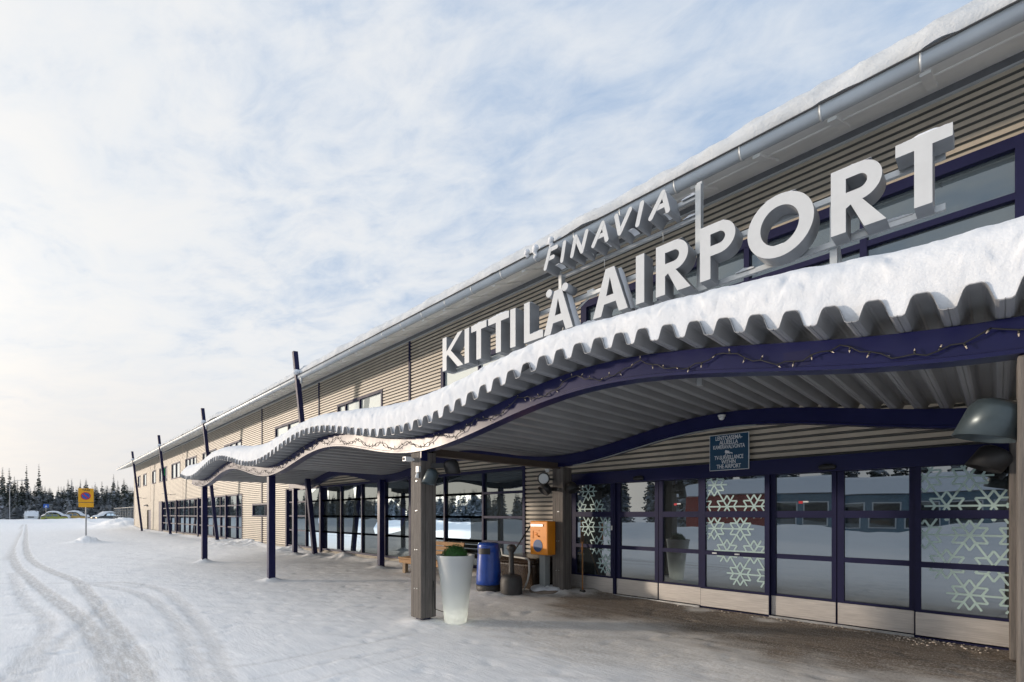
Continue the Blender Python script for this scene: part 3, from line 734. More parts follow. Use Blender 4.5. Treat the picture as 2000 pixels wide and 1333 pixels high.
# ---- snow on the roof edge
def roof_snow():
    xs = np.concatenate([np.arange(XF - 1.7, -30, .22), np.arange(-30, 1.6, .07), np.arange(1.6, XN + .01, .2)])
    th = 0.24 + 0.13 * (fbm(xs * .22, xs * 0 + 3) - .5) + .05 * (fbm(xs * 1.1, xs * 0 + 9) - .5)
    th *= np.where(xs < -17, 0.92, 1.08)
    front = YG - 0.055 + 0.10 * (fbm(xs * .8, xs * 0 + 21) - .35) + .03 * (fbm(xs * 4, xs * 0 + 5) - .5)
    low = ZG + 0.012 + 0.09 * np.clip(fbm(xs * .6, xs * 0 + 40) - .52, 0, 1) * 2
    rows = []
    nn = 15
    for k in range(nn):
        t = k / (nn - 1)
        if t < .72:
            a = t / .72 * math.pi / 2
            y = front - 0.06 * np.sin(2 * a) + .42 * (1 - math.cos(a)); z = low + th * math.sin(a) ** .9 + .42 * (1 - math.cos(a)) * .26
        else:
            q = (t - .72) / .28
            y = front + .42 + q * 13.0; z = low + th + .42 * .26 + q * 13.0 * 0.43
        wob = (fbm(xs * 2.3, np.full_like(xs, t * 6)) - .5) * .085 * (1 if t < .72 else .3) + (fbm(xs * 7, np.full_like(xs, t * 14)) - .5) * .04 * (t < .72) * (t > 0)
        rows.append([(float(a_), float(b_ - w_), float(c_ + w_ * .6)) for a_, b_, c_, w_ in zip(xs, np.broadcast_to(y, xs.shape), np.broadcast_to(z, xs.shape), wob)])
    mb = MB().grid(rows)
    # underside back to the roof
    mb.grid([[(p[0], p[1] + .35, p[2] + .02) for p in rows[0]], rows[0]])
    o = mb.build('roof_snow', 'icy_shaded_snow', None, (-28, YG, ZG))
    tag(o, 'thick snow layer overhanging the gutter of the terminal roof', 'snow', kind='stuff')
roof_snow()
# snow lumps and icicles hanging over the gutter near the upper sign
for i, (x, h) in enumerate(((-5.42, .12), (-5.78, .16), (-5.98, .07))):
    mb = MB(); n = 7
    pth = [(x + .02 * math.sin(q * 2.1), YG - .115 - .015 * math.sin(q * 1.3), ZG + .05 - h * q / (n - 1) * 1.3) for q in range(n)]
    mb.tube(pth, [.05 * (1 - .75 * q / (n - 1)) + .012 * random.random() for q in range(n)], 8)
    tag(mb.build('icicle', 'snow', None, pth[0]), ['snow lump drooping over the gutter, second right of the longest icicle', 'longest snow icicle hanging over the gutter left of the slanted letters', 'stubby snow knob on the gutter just left of the longest icicle', 'leftmost small snow drip on the gutter above the letter sign', 'small snow drip on the gutter, second from left above the letters', 'rightmost small snow drip on the gutter beside the slanted letters'][i], 'icicle', 'snow icicles on the gutter')

# ================================================================== SLANTED POLES
POLX = [-53.2, -41.0, -29.0, -16.7, 0.75]
PL = ['slanted navy pole farthest away, beside the building end and service door', 'slanted navy pole carrying a small green patch, second from the far end', 'slanted navy pole rising behind the low far end of the canopy', 'tall slanted navy pole emerging above the middle of the canopy snow', 'slanted navy pole with snow clump at the right picture edge']
for x, lb in zip(POLX, PL):
    t = thing('slanted_pole', (x, 7.02, .03), lb, 'pole', 'slanted poles along the eaves')
    b0 = Vector((x, 7.02, -.1)); tp = Vector((x, 6.32, 7.02)) if x < 0 else Vector((x, 6.25, 7.6))
    MB().bar(b0, tp, .15, .13, up=(1, 0, 0)).build('shaft', 'navy_frame', t)
    f = (6.2 - b0.z) / (tp.z - b0.z); q = b0.lerp(tp, f)
    MB().bar(q + Vector((.07, 0, 0)), q + Vector((.26, .05, -.02)), .05, .05).tube([q + Vector((.24, .03, .0)), q + Vector((.26, .03, -.12)), q + Vector((.2, .06, -.26))], .045, 8).build('gutter_spout', 'gutter', t)
    MB().lathe([(.02, -.05), (.12, -.03), (.14, .04), (.09, .1), (.02, .13)], tuple(q + Vector((.08, -.06, .08))), 10, sx=1.2, sy=.9).build('snow_clump', 'snow', t)
    if x == -41.0:
        MB().box(x - .1, x + .16, q.y + .22, q.y + .24, 4.25, 4.75).build('green_patch', 'green', t)  # flat green patch for an unidentified spot on the shaft

# ================================================================== CANOPY
X0C, X1C = -19.25, 2.2
WL = lambda x: 2.605 - .175 * math.cos(2 * math.pi * (x + 5.75) / 6.03)
WLn = lambda x: 2.605 - .175 * np.cos(2 * np.pi * (x + 5.75) / 6.03)
BH = 0.21; RP = 0.218; RH = 0.112; YF, YB = 3.53, 7.3
can = thing('entrance_canopy', (-5.82, 4.0, 0), 'wavy grey corrugated canopy on navy beams in front of the terminal', 'canopy')
def rib(t):
    t = t % 1.0
    pts = [(0, 0), (.08, 0), (.10, .05), (.12, 0), (.20, 0), (.26, .08), (.37, .78), (.42, .94), (.48, 1.0), (.70, 1.0), (.76, .94), (.81, .78), (.93, .08), (1.0, 0)]
    for (a, ya), (b, yb) in zip(pts[:-1], pts[1:]):
        if a <= t <= b: return RH * (ya + (yb - ya) * (t - a) / (b - a))
    return 0
RT = [0, .08, .10, .12, .20, .26, .315, .37, .42, .48, .59, .70, .76, .81, .87, .93]
def deck_xs(a, b):
    out = []; k = math.floor(a / RP)
    while k * RP < b:
        for t in RT:
            x = (k + t) * RP
            if a - 1e-6 <= x <= b + 1e-6: out.append(x)
        k += 1
    return out
breaks = [math.ceil(X0C / RP) * RP]
for xb in (-14.8, -11.8, -8.8, -5.75, -2.73, .28): breaks.append(round(xb / RP) * RP)
breaks.append(round(X1C / RP) * RP)
for a, b in zip(breaks[:-1], breaks[1:]):
    xs = deck_xs(a, b)
    if xs[-1] < b - 1e-6: xs.append(b)
    top = [[(x, y, WL(x) + BH + rib(x / RP) + .005) for x in xs] for y in (YF, YB)]
    bot = [[(x, y, WL(x) + BH + rib(x / RP)) for x in xs] for y in (YF, YB)]
    mb = MB().grid(top, smooth=False).grid(bot, smooth=False, flip=True)
    for r0, r1 in ((bot[0], top[0]), (top[1], bot[1])): mb.grid([r0, r1], smooth=False)
    mb.build('roof_sheet', 'deck', can)
# one end of a sheet folded up, as in the photograph
xb = -3.30
MB().add([(xb - .12, YF - .004, WL(xb) + BH + .02), (xb + .02, YF - .004, WL(xb) + BH + .045), (xb + .02, YF + .15, WL(xb) + BH + .06), (xb - .12, YF + .15, WL(xb) + BH + .03)], [(0, 1, 2, 3)]).build('bent_flap', 'deck', can)
def wave_beam(name, y0, y1, a, b, dz0=0.0, dz1=BH - .004, m='navy', st=.12, lip=0.0):
    n = int((b - a) / st) + 1; xs = np.linspace(a, b, n)
    rings = []
    for x in xs:
        z = WL(x)
        if lip: sec = [(y0 - lip, z + dz0), (y1 + lip, z + dz0), (y1 + lip, z + dz0 + .025), (y1, z + dz0 + .03), (y1, z + dz1), (y0, z + dz1), (y0, z + dz0 + .03), (y0 - lip, z + dz0 + .025)]
        else: sec = [(y0, z + dz0), (y1, z + dz0), (y1, z + dz1), (y0, z + dz1)]
        rings.append([(float(x), y, zz) for y, zz in sec])
    o = MB().ring_tube(rings, 0, True, False).build(name, m, can)
    return o
fb = wave_beam('front_beam', 3.86, 3.99, -19.1, X1C, lip=.012)
MB().add([(x_, 3.8585, z_) for x_, z_ in ((-1.10, 2.60), (-.93, 2.595), (-.93, 2.70), (-1.10, 2.715))], [(0, 1, 2, 3)]).build('scuffed_patch', 'navy_frame', fb)
rb = wave_beam('rear_beam', 6.93, 7.05, -18.9, X1C, lip=.01)
# thin conduit following the rear beam over the doors
cpath = [(x, 6.915, WL(x) - .012) for x in np.linspace(-5.4, -2.3, 24)]
MB().tube(cpath, .011, 6).build('conduit', 'grey_post', can)
for x in (-5.82, .20):
    MB().box(x - .06, x + .06, 4.13, 6.99, 2.395, 2.50).build('cross_beam', 'beam_brown', can)
    for y in (4.0, 7.12):
        c = MB()
        w = .13
        c.box(x - w, x + w, y - w, y + w, .085, WL(x) - .002 if y == 4.0 else 2.43)
        o = bevel(c.build('timber_column', 'timber', can), .012, 2)
        for q in (-1, 1):
            MB().box(x + q * .002 - .0025 + q * .055, x + q * .002 + .0025 + q * .055, y - w - .0015, y - w + .01, .09, 2.42).build('board_joint', 'black', o)
            MB().box(x + w - .01, x + w + .0015, y + q * .06 - .0025, y + q * .06 + .0025, .09, 2.42).build('board_joint', 'black', o)
        MB().box(x - .075, x + .075, y - .075, y + .075, -.1, .09).build('steel_shoe', 'navy_frame', o)
        if y == 4.0:   # metal corner plate carrying the beam
            MB().box(x + w - .004, x + w + .012, y - w - .006, y - w + .10, 2.30, WL(x) + .12).build('corner_plate', 'navy', o)
        for zz in (1.05, 1.6, .5, 2.02): 
            MB().cyl((x - .05 + .03 * zz, y - w - .004, zz), (x - .05 + .03 * zz, y - w + .004, zz), .008, n=6).cyl((x + .03, y - w - .004, zz + .003), (x + .03, y - w + .004, zz + .003), .008, n=6).build('bolt', 'alu', o)
for x in (-12.0, -18.1):
    for y in (4.0, 6.85):
        w = .075
        o = bevel(MB().box(x - w, x + w, y - w, y + w, -.1, 2.50).build('steel_post', 'navy', can), .012, 2)
        
def canopy_snow():
    xs = np.array(deck_xs(breaks[0] + .01, breaks[-1]))
    xs = np.unique(np.round(np.concatenate([xs, np.arange(breaks[0] + .02, breaks[-1], .03)]), 4))
    w = WLn(xs)
    deck = w + BH + np.array([rib(x / RP) for x in xs]) + .008
    t = .455 + .072 * np.cos(2 * np.pi * (xs + 5.75) / 6.03) + .05 * (fbm(xs * .9, xs * 0) - .5)
    end = np.sqrt(np.clip((xs - (breaks[0] - .02)) / .55, 0.02, 1)); t = .13 + (t - .13) * end
    top = w + BH + t
    rows = []; nn = 22
    rk = np.random.default_rng(11).random(400); kr = np.floor(xs / RP + 200.41).astype(int) % 400
    setb = np.clip(rk[kr] - .5, 0, 1) * .12 * np.abs(np.sin(np.pi * (xs / RP - .59))) ** .5
    slump = .07 * (fbm(xs * .55, xs * 0 + 77) - .5)
    f0 = YF + .012 + .03 * (fbm(xs * 3.1, xs * 0 + 4) - .5)
    for k in range(nn):
        q = k / (nn - 1)
        if q <= .78:
            a = q / .78 * math.pi / 2
            s = math.sin(a); c = math.cos(a)
            z = deck + (top - deck) * s ** .92
            base = w + BH; hq = np.clip((z - base) / (top - base), 0, 1); aa = np.arcsin(hq ** (1 / .92))
            y = f0 + .40 * (1 - np.cos(aa)) ** 1.15 - .05 * np.sin(2 * aa) * sstep(.25, .6, hq) + setb * (1 - sstep(.0, .34, hq)) - slump * sstep(.2, .7, hq) * np.cos(aa)
        else:
            r = (q - .78) / .22
            y = f0 + .40 + r * (7.25 - YF - .40); z = top + .05 * math.sin(r * 3.1)
        amp = math.sin(min(q / .78, 1) * math.pi) ** .8 if q < .78 else .5
        nz = (fbm(xs * 3.2, np.full_like(xs, q * 7 + 2), 4) - .5) * .040 * amp + (fbm(xs * 11, np.full_like(xs, q * 20), 3) - .5) * .024 * amp
        rows.append([(float(a_), float(b_ - n_ * .8), float(c_ + n_ * .5)) for a_, b_, c_, n_ in zip(xs, np.broadcast_to(y, xs.shape), np.broadcast_to(z, xs.shape), nz)])
    mb = MB().grid(rows)
    mb.grid([[(p[0], p[1] + .30, float(dk)) for p, dk in zip(rows[0], deck)], rows[0]])
    mb.grid([rows[-1], [(p[0], p[1] + .02, float(dk)) for p, dk in zip(rows[-1], deck)]])
    mb.grid([[rows[k][0] for k in range(nn)], [(rows[k][0][0], rows[k][0][1] + .02, float(deck[0])) for k in range(nn)]])
    o = mb.build('canopy_snow', 'snow', None, (-8.5, 4.2, 2.9))
    tag(o, 'thick rounded snow blanket lying on the wavy canopy', 'snow', kind='stuff')
canopy_snow()

# string of fairy lights along the front beam
sl = thing('string_light', (-5.8, 3.84, 2.5), 'dark cable of unlit fairy lights draped along the wavy front beam', 'string light')
pth = []; x = 2.0; ph = 0
while x > -18.6:
    span = .75
    u = (x % span) / span
    z = WL(x) + BH - .045 - .10 * math.sin(math.pi * u) ** 1.2 - .012 * math.sin(x * 37) - .02 * float(fbm(x * 2.2, 1.0))
    pth.append((x, 3.832 + .006 * math.sin(x * 23), z)); x -= .055
MB().tube(pth, .0048, 5).build('cable', 'black', sl)
bm_ = MB().cyl((0, 0, 0), (0, 0, -.026), .0065, .008, 6, 0).cyl((0, 0, -.026), (0, 0, -.048), .0072, .003, 6, 1).build('bulb', ['black', 'bulb'], sl, )
bm_.data.transform(Matrix.Translation(ORG[sl])); bm_.data.transform(Matrix.Scale(.8, 4)); n = 0
for i in range(1, len(pth) - 1, 2):
    if pth[i][0] < -12 and i % 4 != 1: continue
    o = bm_ if n == 0 else bpy.data.objects.new('bulb', bm_.data)
    if n: COL.objects.link(o); o.parent = sl
    o.location = Vector(pth[i]) - ORG[sl]; o.rotation_euler = (random.uniform(-.6, .6), random.choice([random.uniform(-.9, .9), math.pi + random.uniform(-.8, .8)]), 0); n += 1

# ================================================================== SIGN LETTERS
YS = 4.9; ZB, ZC = 3.94, 4.49; HC = ZC - ZB; LD = .2; SW = .108
def arc(cx, cy, rx, ry, a0, a1, n=18): return [(cx + rx * math.cos(R(a0 + (a1 - a0) * i / n)), cy + ry * math.sin(R(a0 + (a1 - a0) * i / n))) for i in range(n + 1)]
def glyph(ch, w):
    h, s = HC, SW
    if ch == 'I': return [[(0, 0), (w, 0), (w, h), (0, h)]]
    if ch == 'T': c = w / 2; return [[(c - s / 2, 0), (c + s / 2, 0), (c + s / 2, h - s * .92), (w, h - s * .92), (w, h), (0, h), (0, h - s * .92), (c - s / 2, h - s * .92)]]
    if ch == 'L': return [[(0, 0), (w, 0), (w, s * .92), (s, s * .92), (s, h), (0, h)]]
    if ch == 'K': return [[(0, 0), (s, 0), (s, h * .40), (s + .035, h * .455), (w - s * 1.30, 0), (w, 0), (s + .115, h * .545), (w - .02, h), (w - s * 1.28, h), (s, h * .56), (s, h), (0, h)]]
    if ch in 'AÄ':
        c = w / 2; t = s * .56; zb = h * .24; zt = zb + s * .86
        ex = lambda z: (c - t) * z / h       # outer left edge at height z
        ix = lambda z: ex(z) + s * 1.10      # inner left edge
        ap = h * .80
        return [[(0, 0), (s * 1.10, 0), (ix(zb), zb), (w - ix(zb), zb), (w - s * 1.10, 0), (w, 0), (c + t, h), (c - t, h)],
                [(ix(zt), zt), (c, ap), (w - ix(zt), zt)]]
    if ch in 'PR':
        ro = h * .29; zc = h - ro; xc = w - ro * (1.02 if ch == 'R' else 1.0) - .012
        xr = w - .012
        out = [(0, 0), (s, 0)]
        if ch == 'P': out += [(s, h - 2 * ro)]
        else: out += [(s, h * .36), (s + .035, h * .40), (w - s * 1.25, 0), (w + .012, 0), (w * .60, h * .425)]
        out += [(xc, h - 2 * ro)] if ch == 'P' else [(xc + ro * .2, h - 2 * ro + .012)]
        out += arc(xc, zc, ro, ro, -80 if ch == 'R' else -90, 90) + [(0, h)]
        ri = ro - s * .92
        inn = [(s, zc - ri), (xc, zc - ri)] + arc(xc, zc, ri, ri, -85, 90) + [(s, zc + ri)]
        return [out, inn]
    if ch == 'O':
        return [arc(w / 2, h / 2, w / 2, h / 2 * 1.05, 0, 350, 40), arc(w / 2, h / 2, w / 2 - s * 1.08, h / 2 * 1.05 - s, 0, 350, 40)]
sgn = thing('airport_sign', (-3.4, YS + .2, 3.2), 'raised white capitals of the airport name standing on the canopy', 'sign')
LET = [('K', -6.575, -6.03), ('I', -5.995, -5.885), ('T', -5.831, -5.475), ('T', -5.435, -4.989), ('I', -4.962, -4.856), ('L', -4.688, -4.334), ('Ä', -4.321, -3.827),
       ('A', -3.518, -3.030), ('I', -2.924, -2.818), ('R', -2.674, -2.290), ('P', -2.178, -1.812), ('O', -1.712, -1.152), ('R', -1.026, -0.655), ('T', -0.586, -0.246)]
def solid(me, parent, loc, name, face='letter_face', side='letter_side'):
    """stand a curve mesh (drawn in x,y) upright: x stays, y becomes z"""
    me.materials.clear(); me.materials.append(M[face]); me.materials.append(M[side])
    me.transform(Matrix.Rotation(R(90), 4, 'X'))
    for p in me.polygons: p.material_index = 0 if p.normal.y < -.9 else 1; p.use_smooth = False
    o = bpy.data.objects.new(name, me); COL.objects.link(o); o.parent = parent; o.location = Vector(loc) - ORG[parent]; ORG[o] = Vector(loc); return o
def cap(o, x0, x1, y0, y1, z, h=.03, sag=0.0):
    """small rounded ridge of snow on top of a letter"""
    n = max(4, int((x1 - x0) / .03)); rows = []
    for i in range(n + 1):
        x = x0 + (x1 - x0) * i / n; e = math.sin(math.pi * (0.06 + .88 * i / n)) ** .4; hh = h * e * (.75 + .5 * random.random())
        zz = z(x) if callable(z) else z
        rows.append([(x, y0 + (y1 - y0) * (1 - math.cos(math.pi * q / 8)) / 2, zz - .004 + hh * math.sin(math.pi * q / 8)) for q in range(9)])
    MB().grid(rows).build('snow_cap', 'snow', o)
for i, (ch, a, b) in enumerate(LET):
    o = solid(curve_mesh('letter', glyph(ch, b - a), LD), sgn, (a, YS + LD / 2, ZB), 'letter')
    y0, y1 = YS + .004, YS + LD
    if ch == 'T': cap(o, a + .01, b - .01, y0, y1, ZC, .05)
    if ch == 'K': cap(o, a + .01, a + SW - .01, y0, y1, ZC, .03); cap(o, a + .2, b - .14, y0 + .03, y1, lambda x: ZB + (b - .05 - x) * .9 + .02, .02)
    if ch == 'L': cap(o, a + SW, b - .01, y0 + .02, y1, ZB + SW * .92, .06); cap(o, a + .005, a + SW - .01, y0, y1, ZC, .03)
    if ch == 'I': cap(o, a + .01, b - .01, y0 + .01, y1, ZC, .025)
    if ch == 'R': cap(o, a + .02, b - .09, y0, y1, ZC, .03)
    if ch == 'P': cap(o, a + .02, b - .12, y0, y1, ZC, .03)
    if ch == 'O': cap(o, a + .15, b - .15, y0, y1, lambda x: ZC + .006 - .45 * (x - (a + b) / 2) ** 2, .03); cap(o, a + .17, b - .17, y0, y1 - .02, lambda x: ZB + SW + .0 + .6 * (x - (a + b) / 2) ** 2 - .012, .03)
    if ch in 'AÄ':
        c = (a + b) / 2
        n = 9
        rows = [[(c + .075 + (b - c - .07) * t, YS + .06 + .14 * q / 4, ZC - .02 - HC * t * .98 + .035 * math.sin(math.pi * q / 4) + .012 * random.random()) for q in range(5)] for t in [j / n for j in range(n + 1)]]
        MB().grid(rows).build('snow_cap', 'snow', o)
    if ch == 'Ä':
        for dx in (-.155, .115):
            dm = MB().cyl((c + dx, YS, ZC + .0), (c + dx, YS + LD, ZC + .0), .052, n=20, mi=1)
            oo = dm.build('umlaut_dot', ['letter_face', 'letter_side'], o)
            for p in oo.data.polygons:
                if p.normal.y < -.9 or p.normal.y > .9: p.material_index = 0
YR = YS + LD + .03
fr = MB()
for z in (ZB + .04, ZC - .10): fr.box(-6.6, -.3, YR - .015, YR + .025, z - .025, z + .025)
fr.build('rail', 'alu', sgn)
for x, zt in ((-5.36, 4.42), (-4.22, 4.80), (-2.30, 5.16), (-1.06, 4.42)):
    p = MB().box(x - .028, x + .028, YR + .026, YR + .07, 2.95, zt)
    p.bar((x + .01, YR + .06, 4.05), (x + .02, YR + .75, 3.05), .045, .045).build('sign_post', 'alu', sgn)
MB().box(-3.80, -3.70, YR + .03, YR + .12, 4.40, 4.47).bar((-4.2, YR + .06, 4.18), (-3.72, YR + .06, 4.42), .016).build('junction_box', 'white_plastic', sgn)
cap(sgn, -1.0, -.5, YR - .02, YR + .03, ZB + .066, .03); cap(sgn, -1.9, -1.72, YR - .03, YR + .03, ZB + .066, .04); cap(sgn, -4.0, -3.4, YR - .03, YR + .03, ZB + .066, .05)

# upper slanted sign, rounded strokes
fs = thing('slanted_letter_sign', (-3.4, YS + .2, 4.7), 'smaller slanted white letter sign above the airport name', 'sign')
def strokes(segs, r=.027, depth=.26):
    mb = MB(); n = 10
    for i, (p, q) in enumerate(segs):
        d = Vector((q[0] - p[0], 0, q[1] - p[1])); a = math.atan2(d.z, d.x); off = .0015 * i
        ring = [(q[0] + r * math.cos(a - math.pi / 2 + math.pi * k / n), q[1] + r * math.sin(a - math.pi / 2 + math.pi * k / n)) for k in range(n + 1)]
        ring += [(p[0] + r * math.cos(a + math.pi / 2 + math.pi * k / n), p[1] + r * math.sin(a + math.pi / 2 + math.pi * k / n)) for k in range(n + 1)]
        f0 = [(x, YS + off, z) for x, z in ring]; f1 = [(x, YS + depth - off, z) for x, z in ring]
        m = len(ring); o = len(mb.v); mb.v += f0 + f1
        mb.f.append(tuple(o + k for k in range(m))); mb.m.append(0); mb.sm.append(False)
        mb.f.append(tuple(o + m + k for k in reversed(range(m)))); mb.m.append(1); mb.sm.append(False)
        for k in range(m):
            j = (k + 1) % m; mb.f.append((o + k, o + m + k, o + m + j, o + j)); mb.m.append(1); mb.sm.append(False)
    return mb
b_, t_ = 4.845, 5.065
FIN = [[((-4.296, b_), (-4.215, t_)), ((-4.215, t_), (-4.10, t_)), ((-4.258, 4.955), (-4.16, 4.955))],
       [((-4.01, b_), (-3.965, t_))],
       [((-3.845, b_), (-3.785, t_)), ((-3.785, t_), (-3.69, b_)), ((-3.69, b_), (-3.615, t_))],
       [((-3.515, b_), (-3.375, t_)), ((-3.375, t_), (-3.32, b_)), ((-3.46, 4.925), (-3.345, 4.925))],
       [((-3.185, t_), (-3.14, b_)), ((-3.14, b_), (-3.0, t_))],
       [((-2.905, b_), (-2.845, t_))],
       [((-2.74, b_), (-2.588, t_)), ((-2.588, t_), (-2.535, b_)), ((-2.68, 4.925), (-2.56, 4.925))]]
for sg in FIN: 
    o = strokes(sg).build('letter', ['letter_face', 'letter_side'], fs)
    if len(sg) > 1: cap(o, sg[0][0][0] + .12, sg[0][0][0] + .2, YS + .05, YS + .2, 4.86, .03)
fr = MB()
for z in (4.80, 5.02): fr.box(-4.27, -2.27, YS + .262, YS + .30, z - .02, z + .02)
fr.build('rail', 'alu', fs)
MB().box(-2.33, -2.27, YS + .225, YS + .261, 4.38, 5.12).build('side_post', 'alu', fs)
MB().box(-4.25, -4.2, YS + .225, YS + .261, 4.40, 4.83).build('side_post', 'alu', fs)
cap(fs, -2.5, -2.28, YS + .24, YS + .30, 5.04, .04); cap(fs, -2.48, -2.28, YS + .24, YS + .30, 4.82, .035)
for x in (-3.52, -2.72): MB().cyl((x, YS + .25, 4.79), (x, YS + .25, 4.79 - .13), .006, .002, 6).build('icicle', 'lens', fs)

# ================================================================== SURVEILLANCE SIGN
sg = thing('surveillance_sign', (-2.9, 7.55, 2.22), 'blue camera surveillance notice with white lettering above the doors', 'sign')
sx0, sx1, sz0, sz1 = -3.20, -2.615, 2.225, 2.775
MB().box(sx0, sx1, 7.545, 7.565, sz0, sz1).build('plate', 'sign_white', sg)
MB().box(sx0 + .008, sx1 - .008, 7.5425, 7.5445, sz0 + .008, sz1 - .008).build('blue_field', 'sign_blue', sg)
cxs = (sx0 + sx1) / 2
for tx, zz, sz in (('LENTOASEMA-', 2.690, .073), ('ALUEELLA', 2.622, .073), ('KAMERAVALVONTA', 2.554, .070), ('TV-SURVEILLANCE', 2.392, .070), ('WITHIN', 2.324, .070), ('THE AIRPORT', 2.256, .070)):
    me = text_mesh(tx, sz * 1.22, .001, bold=.0012, spacing=.97); me.transform(Matrix.Diagonal((.62 if len(tx) > 13 else .70, 1, 1, 1)))
    solid(me, sg, (cxs, 7.5415, zz), 'lettering', 'sign_white', 'sign_white')
cmb = MB()
ca_ = lambda pts, y=7.5412: cmb.add([(x, y, z) for x, z in pts], [tuple(range(len(pts)))])
ca_([(-2.965, 2.493), (-2.885, 2.470), (-2.898, 2.515), (-2.955, 2.533)]); ca_([(-2.884, 2.480), (-2.845, 2.469), (-2.85, 2.487), (-2.888, 2.497)], 7.5409)
ca_([(-2.95, 2.487), (-2.942, 2.487), (-2.962, 2.44), (-2.970, 2.44)]); ca_([(-2.94, 2.486), (-2.932, 2.484), (-2.918, 2.44), (-2.926, 2.44)])
cmb.build('camera_pictogram', 'sign_white', sg)

# ================================================================== LAMPS AND CAMERAS
def floodlight(loc, aim, r, ln, label, m='lamp', lens='black', mount=None, cutk=.9):
    """cylindrical spotlight housing, cut obliquely at its mouth"""
    t = thing('floodlight', loc, label, 'floodlight', 'floodlights on the canopy columns')
    c = Vector(loc); d = Vector(aim).normalized(); u = Vector((0, 0, 1)) - d * d.z; u.normalize(); e = d.cross(u)
    n = 24; rings = []
    for k, (q, rr) in enumerate(((0, .70), (.08, .88), (.25, 1.0), (1.0, 1.0))):
        ring = []
        for j in range(n):
            a = 2 * math.pi * j / n
            off = u * math.sin(a) * r * rr + e * math.cos(a) * r * rr
            ext = (math.sin(a)) * r * cutk if q == 1.0 else 0
            ring.append(c + d * (ln * q + ext) + off)
        rings.append(ring)
    mb = MB(); mb.ring_tube(rings, 0, False, True)
    o = len(mb.v); mb.v += [tuple(p) for p in rings[0]]; mb.f.append(tuple(o + j for j in reversed(range(n)))); mb.m.append(0); mb.sm.append(False)
    hz = mb.build('housing', m, t)
    mod = hz.modifiers.new('solid', 'SOLIDIFY'); mod.thickness = .006
    lm = MB(); lm.ring_tube([[c + d * (ln * .72) + (p - (c + d * ln) - d * ((p - c - d * ln).dot(d))) * .94 for p in rings[3]], [c + d * (ln * .75) + (p - (c + d * ln) - d * ((p - c - d * ln).dot(d))) * .94 for p in rings[3]]]).build('lens', lens, t)
    if mount is not None:
        MB().bar(c + d * ln * .35, mount, .045, .07).build('bracket', 'black', t)
    return t
floodlight((-5.52, 3.96, 2.15), (-.05, -.42, -.90), .085, .20, 'grey green spotlight on the near timber column, its front one', mount=(-5.69, 4.0, 2.10), lens='lens', cutk=.25)
floodlight((-5.46, 4.20, 2.30), (.25, .10, -.97), .10, .18, 'dark spotlight behind the near timber column, pointing down', m='black', mount=(-5.69, 4.05, 2.24), cutk=.3)
floodlight((-5.86, 6.78, 2.04), (-.30, -.85, -.50), .105, .14, 'black spotlight on front of the column beside the orange post box', m='black', mount=(-5.86, 6.99, 2.02), cutk=.3)
floodlight((-5.58, 7.06, 2.08), (.75, -.2, -.62), .10, .16, 'black spotlight on door side of the column beside the post box', m='black', mount=(-5.69, 7.12, 2.06), cutk=.5)
floodlight((.015, 4.02, 2.19), (-.40, -.10, -.92), .135, .21, 'large grey spotlight with slanted mouth on column at right edge', mount=(.07, 4.05, 2.15), cutk=.2)
floodlight((.0, 6.98, 2.20), (-.55, -.15, -.82), .14, .22, 'black spotlight on the rear column beside the rightmost snowflake panel', m='black', mount=(.12, 7.12, 2.12), cutk=.25)
t = thing('round_lamp', (-5.95, 6.86, 2.2), 'round lamp with pale glass lens above the orange post box', 'lamp')
c = Vector((-6.02, 6.83, 2.22)); d = Vector((.45, -.88, -.12)).normalized()
MB().cyl(c - d * .10, c, .06, .115, 24).build('housing', 'black', t)
MB().cyl(c, c + d * .018, .118, .118, 24).build('rim', 'black', t)
MB().cyl(c + d * .019, c + d * .024, .098, .09, 24).build('lens', 'lens', t)
MB().bar(c - d * .08, (-5.9, 6.99, 2.2), .04).build('bracket', 'black', t)
def small_camera(loc, label, box=True):
    t = thing('security_camera', loc, label, 'camera')
    x, y, z = loc
    MB().box(x - .04, x + .04, y - .07, y + .04, z - .03, z + .03).build('body', 'white_plastic', t)
    MB().cyl((x - .01, y - .071, z), (x - .01, y - .084, z), .02, .018, 12).build('lens', 'black', t)
    MB().bar((x, y + .02, z), (x + .05, y + .12, z - .01), .03).build('bracket', 'white_plastic', t)
    return t
small_camera((-5.90, 3.80, 2.33), 'white security camera at the top of the near timber column')
t = thing('sensor_box', (-5.72, 3.85, 2.16), 'small white sensor box on the edge of the near timber column', 'sensor')
MB().box(-5.76, -5.695, 3.83, 3.868, 2.14, 2.22).build('box', 'white_plastic', t); MB().cyl((-5.74, 3.85, 2.135), (-5.745, 3.84, 2.06), .02, .03, 10).build('nozzle', 'white_plastic', t)
for x, lb in ((-5.98, 'white dome camera under the rear beam near the round lamp'), (-2.75, 'white dome camera on the rear beam above the surveillance notice')):
    z = WL(x) + .165 if x > -4 else 2.40
    t = thing('dome_camera', (x, 6.88, z), lb, 'camera')
    MB().lathe([(.05, 0), (.05, -.02), (.042, -.03)], (x, 6.885, z), 18).build('base', 'white_plastic', t)
    MB().lathe([(.04, -.031), (.036, -.052), (.022, -.068), (.004, -.074)], (x, 6.885, z), 18).build('dome', 'white_plastic', t)

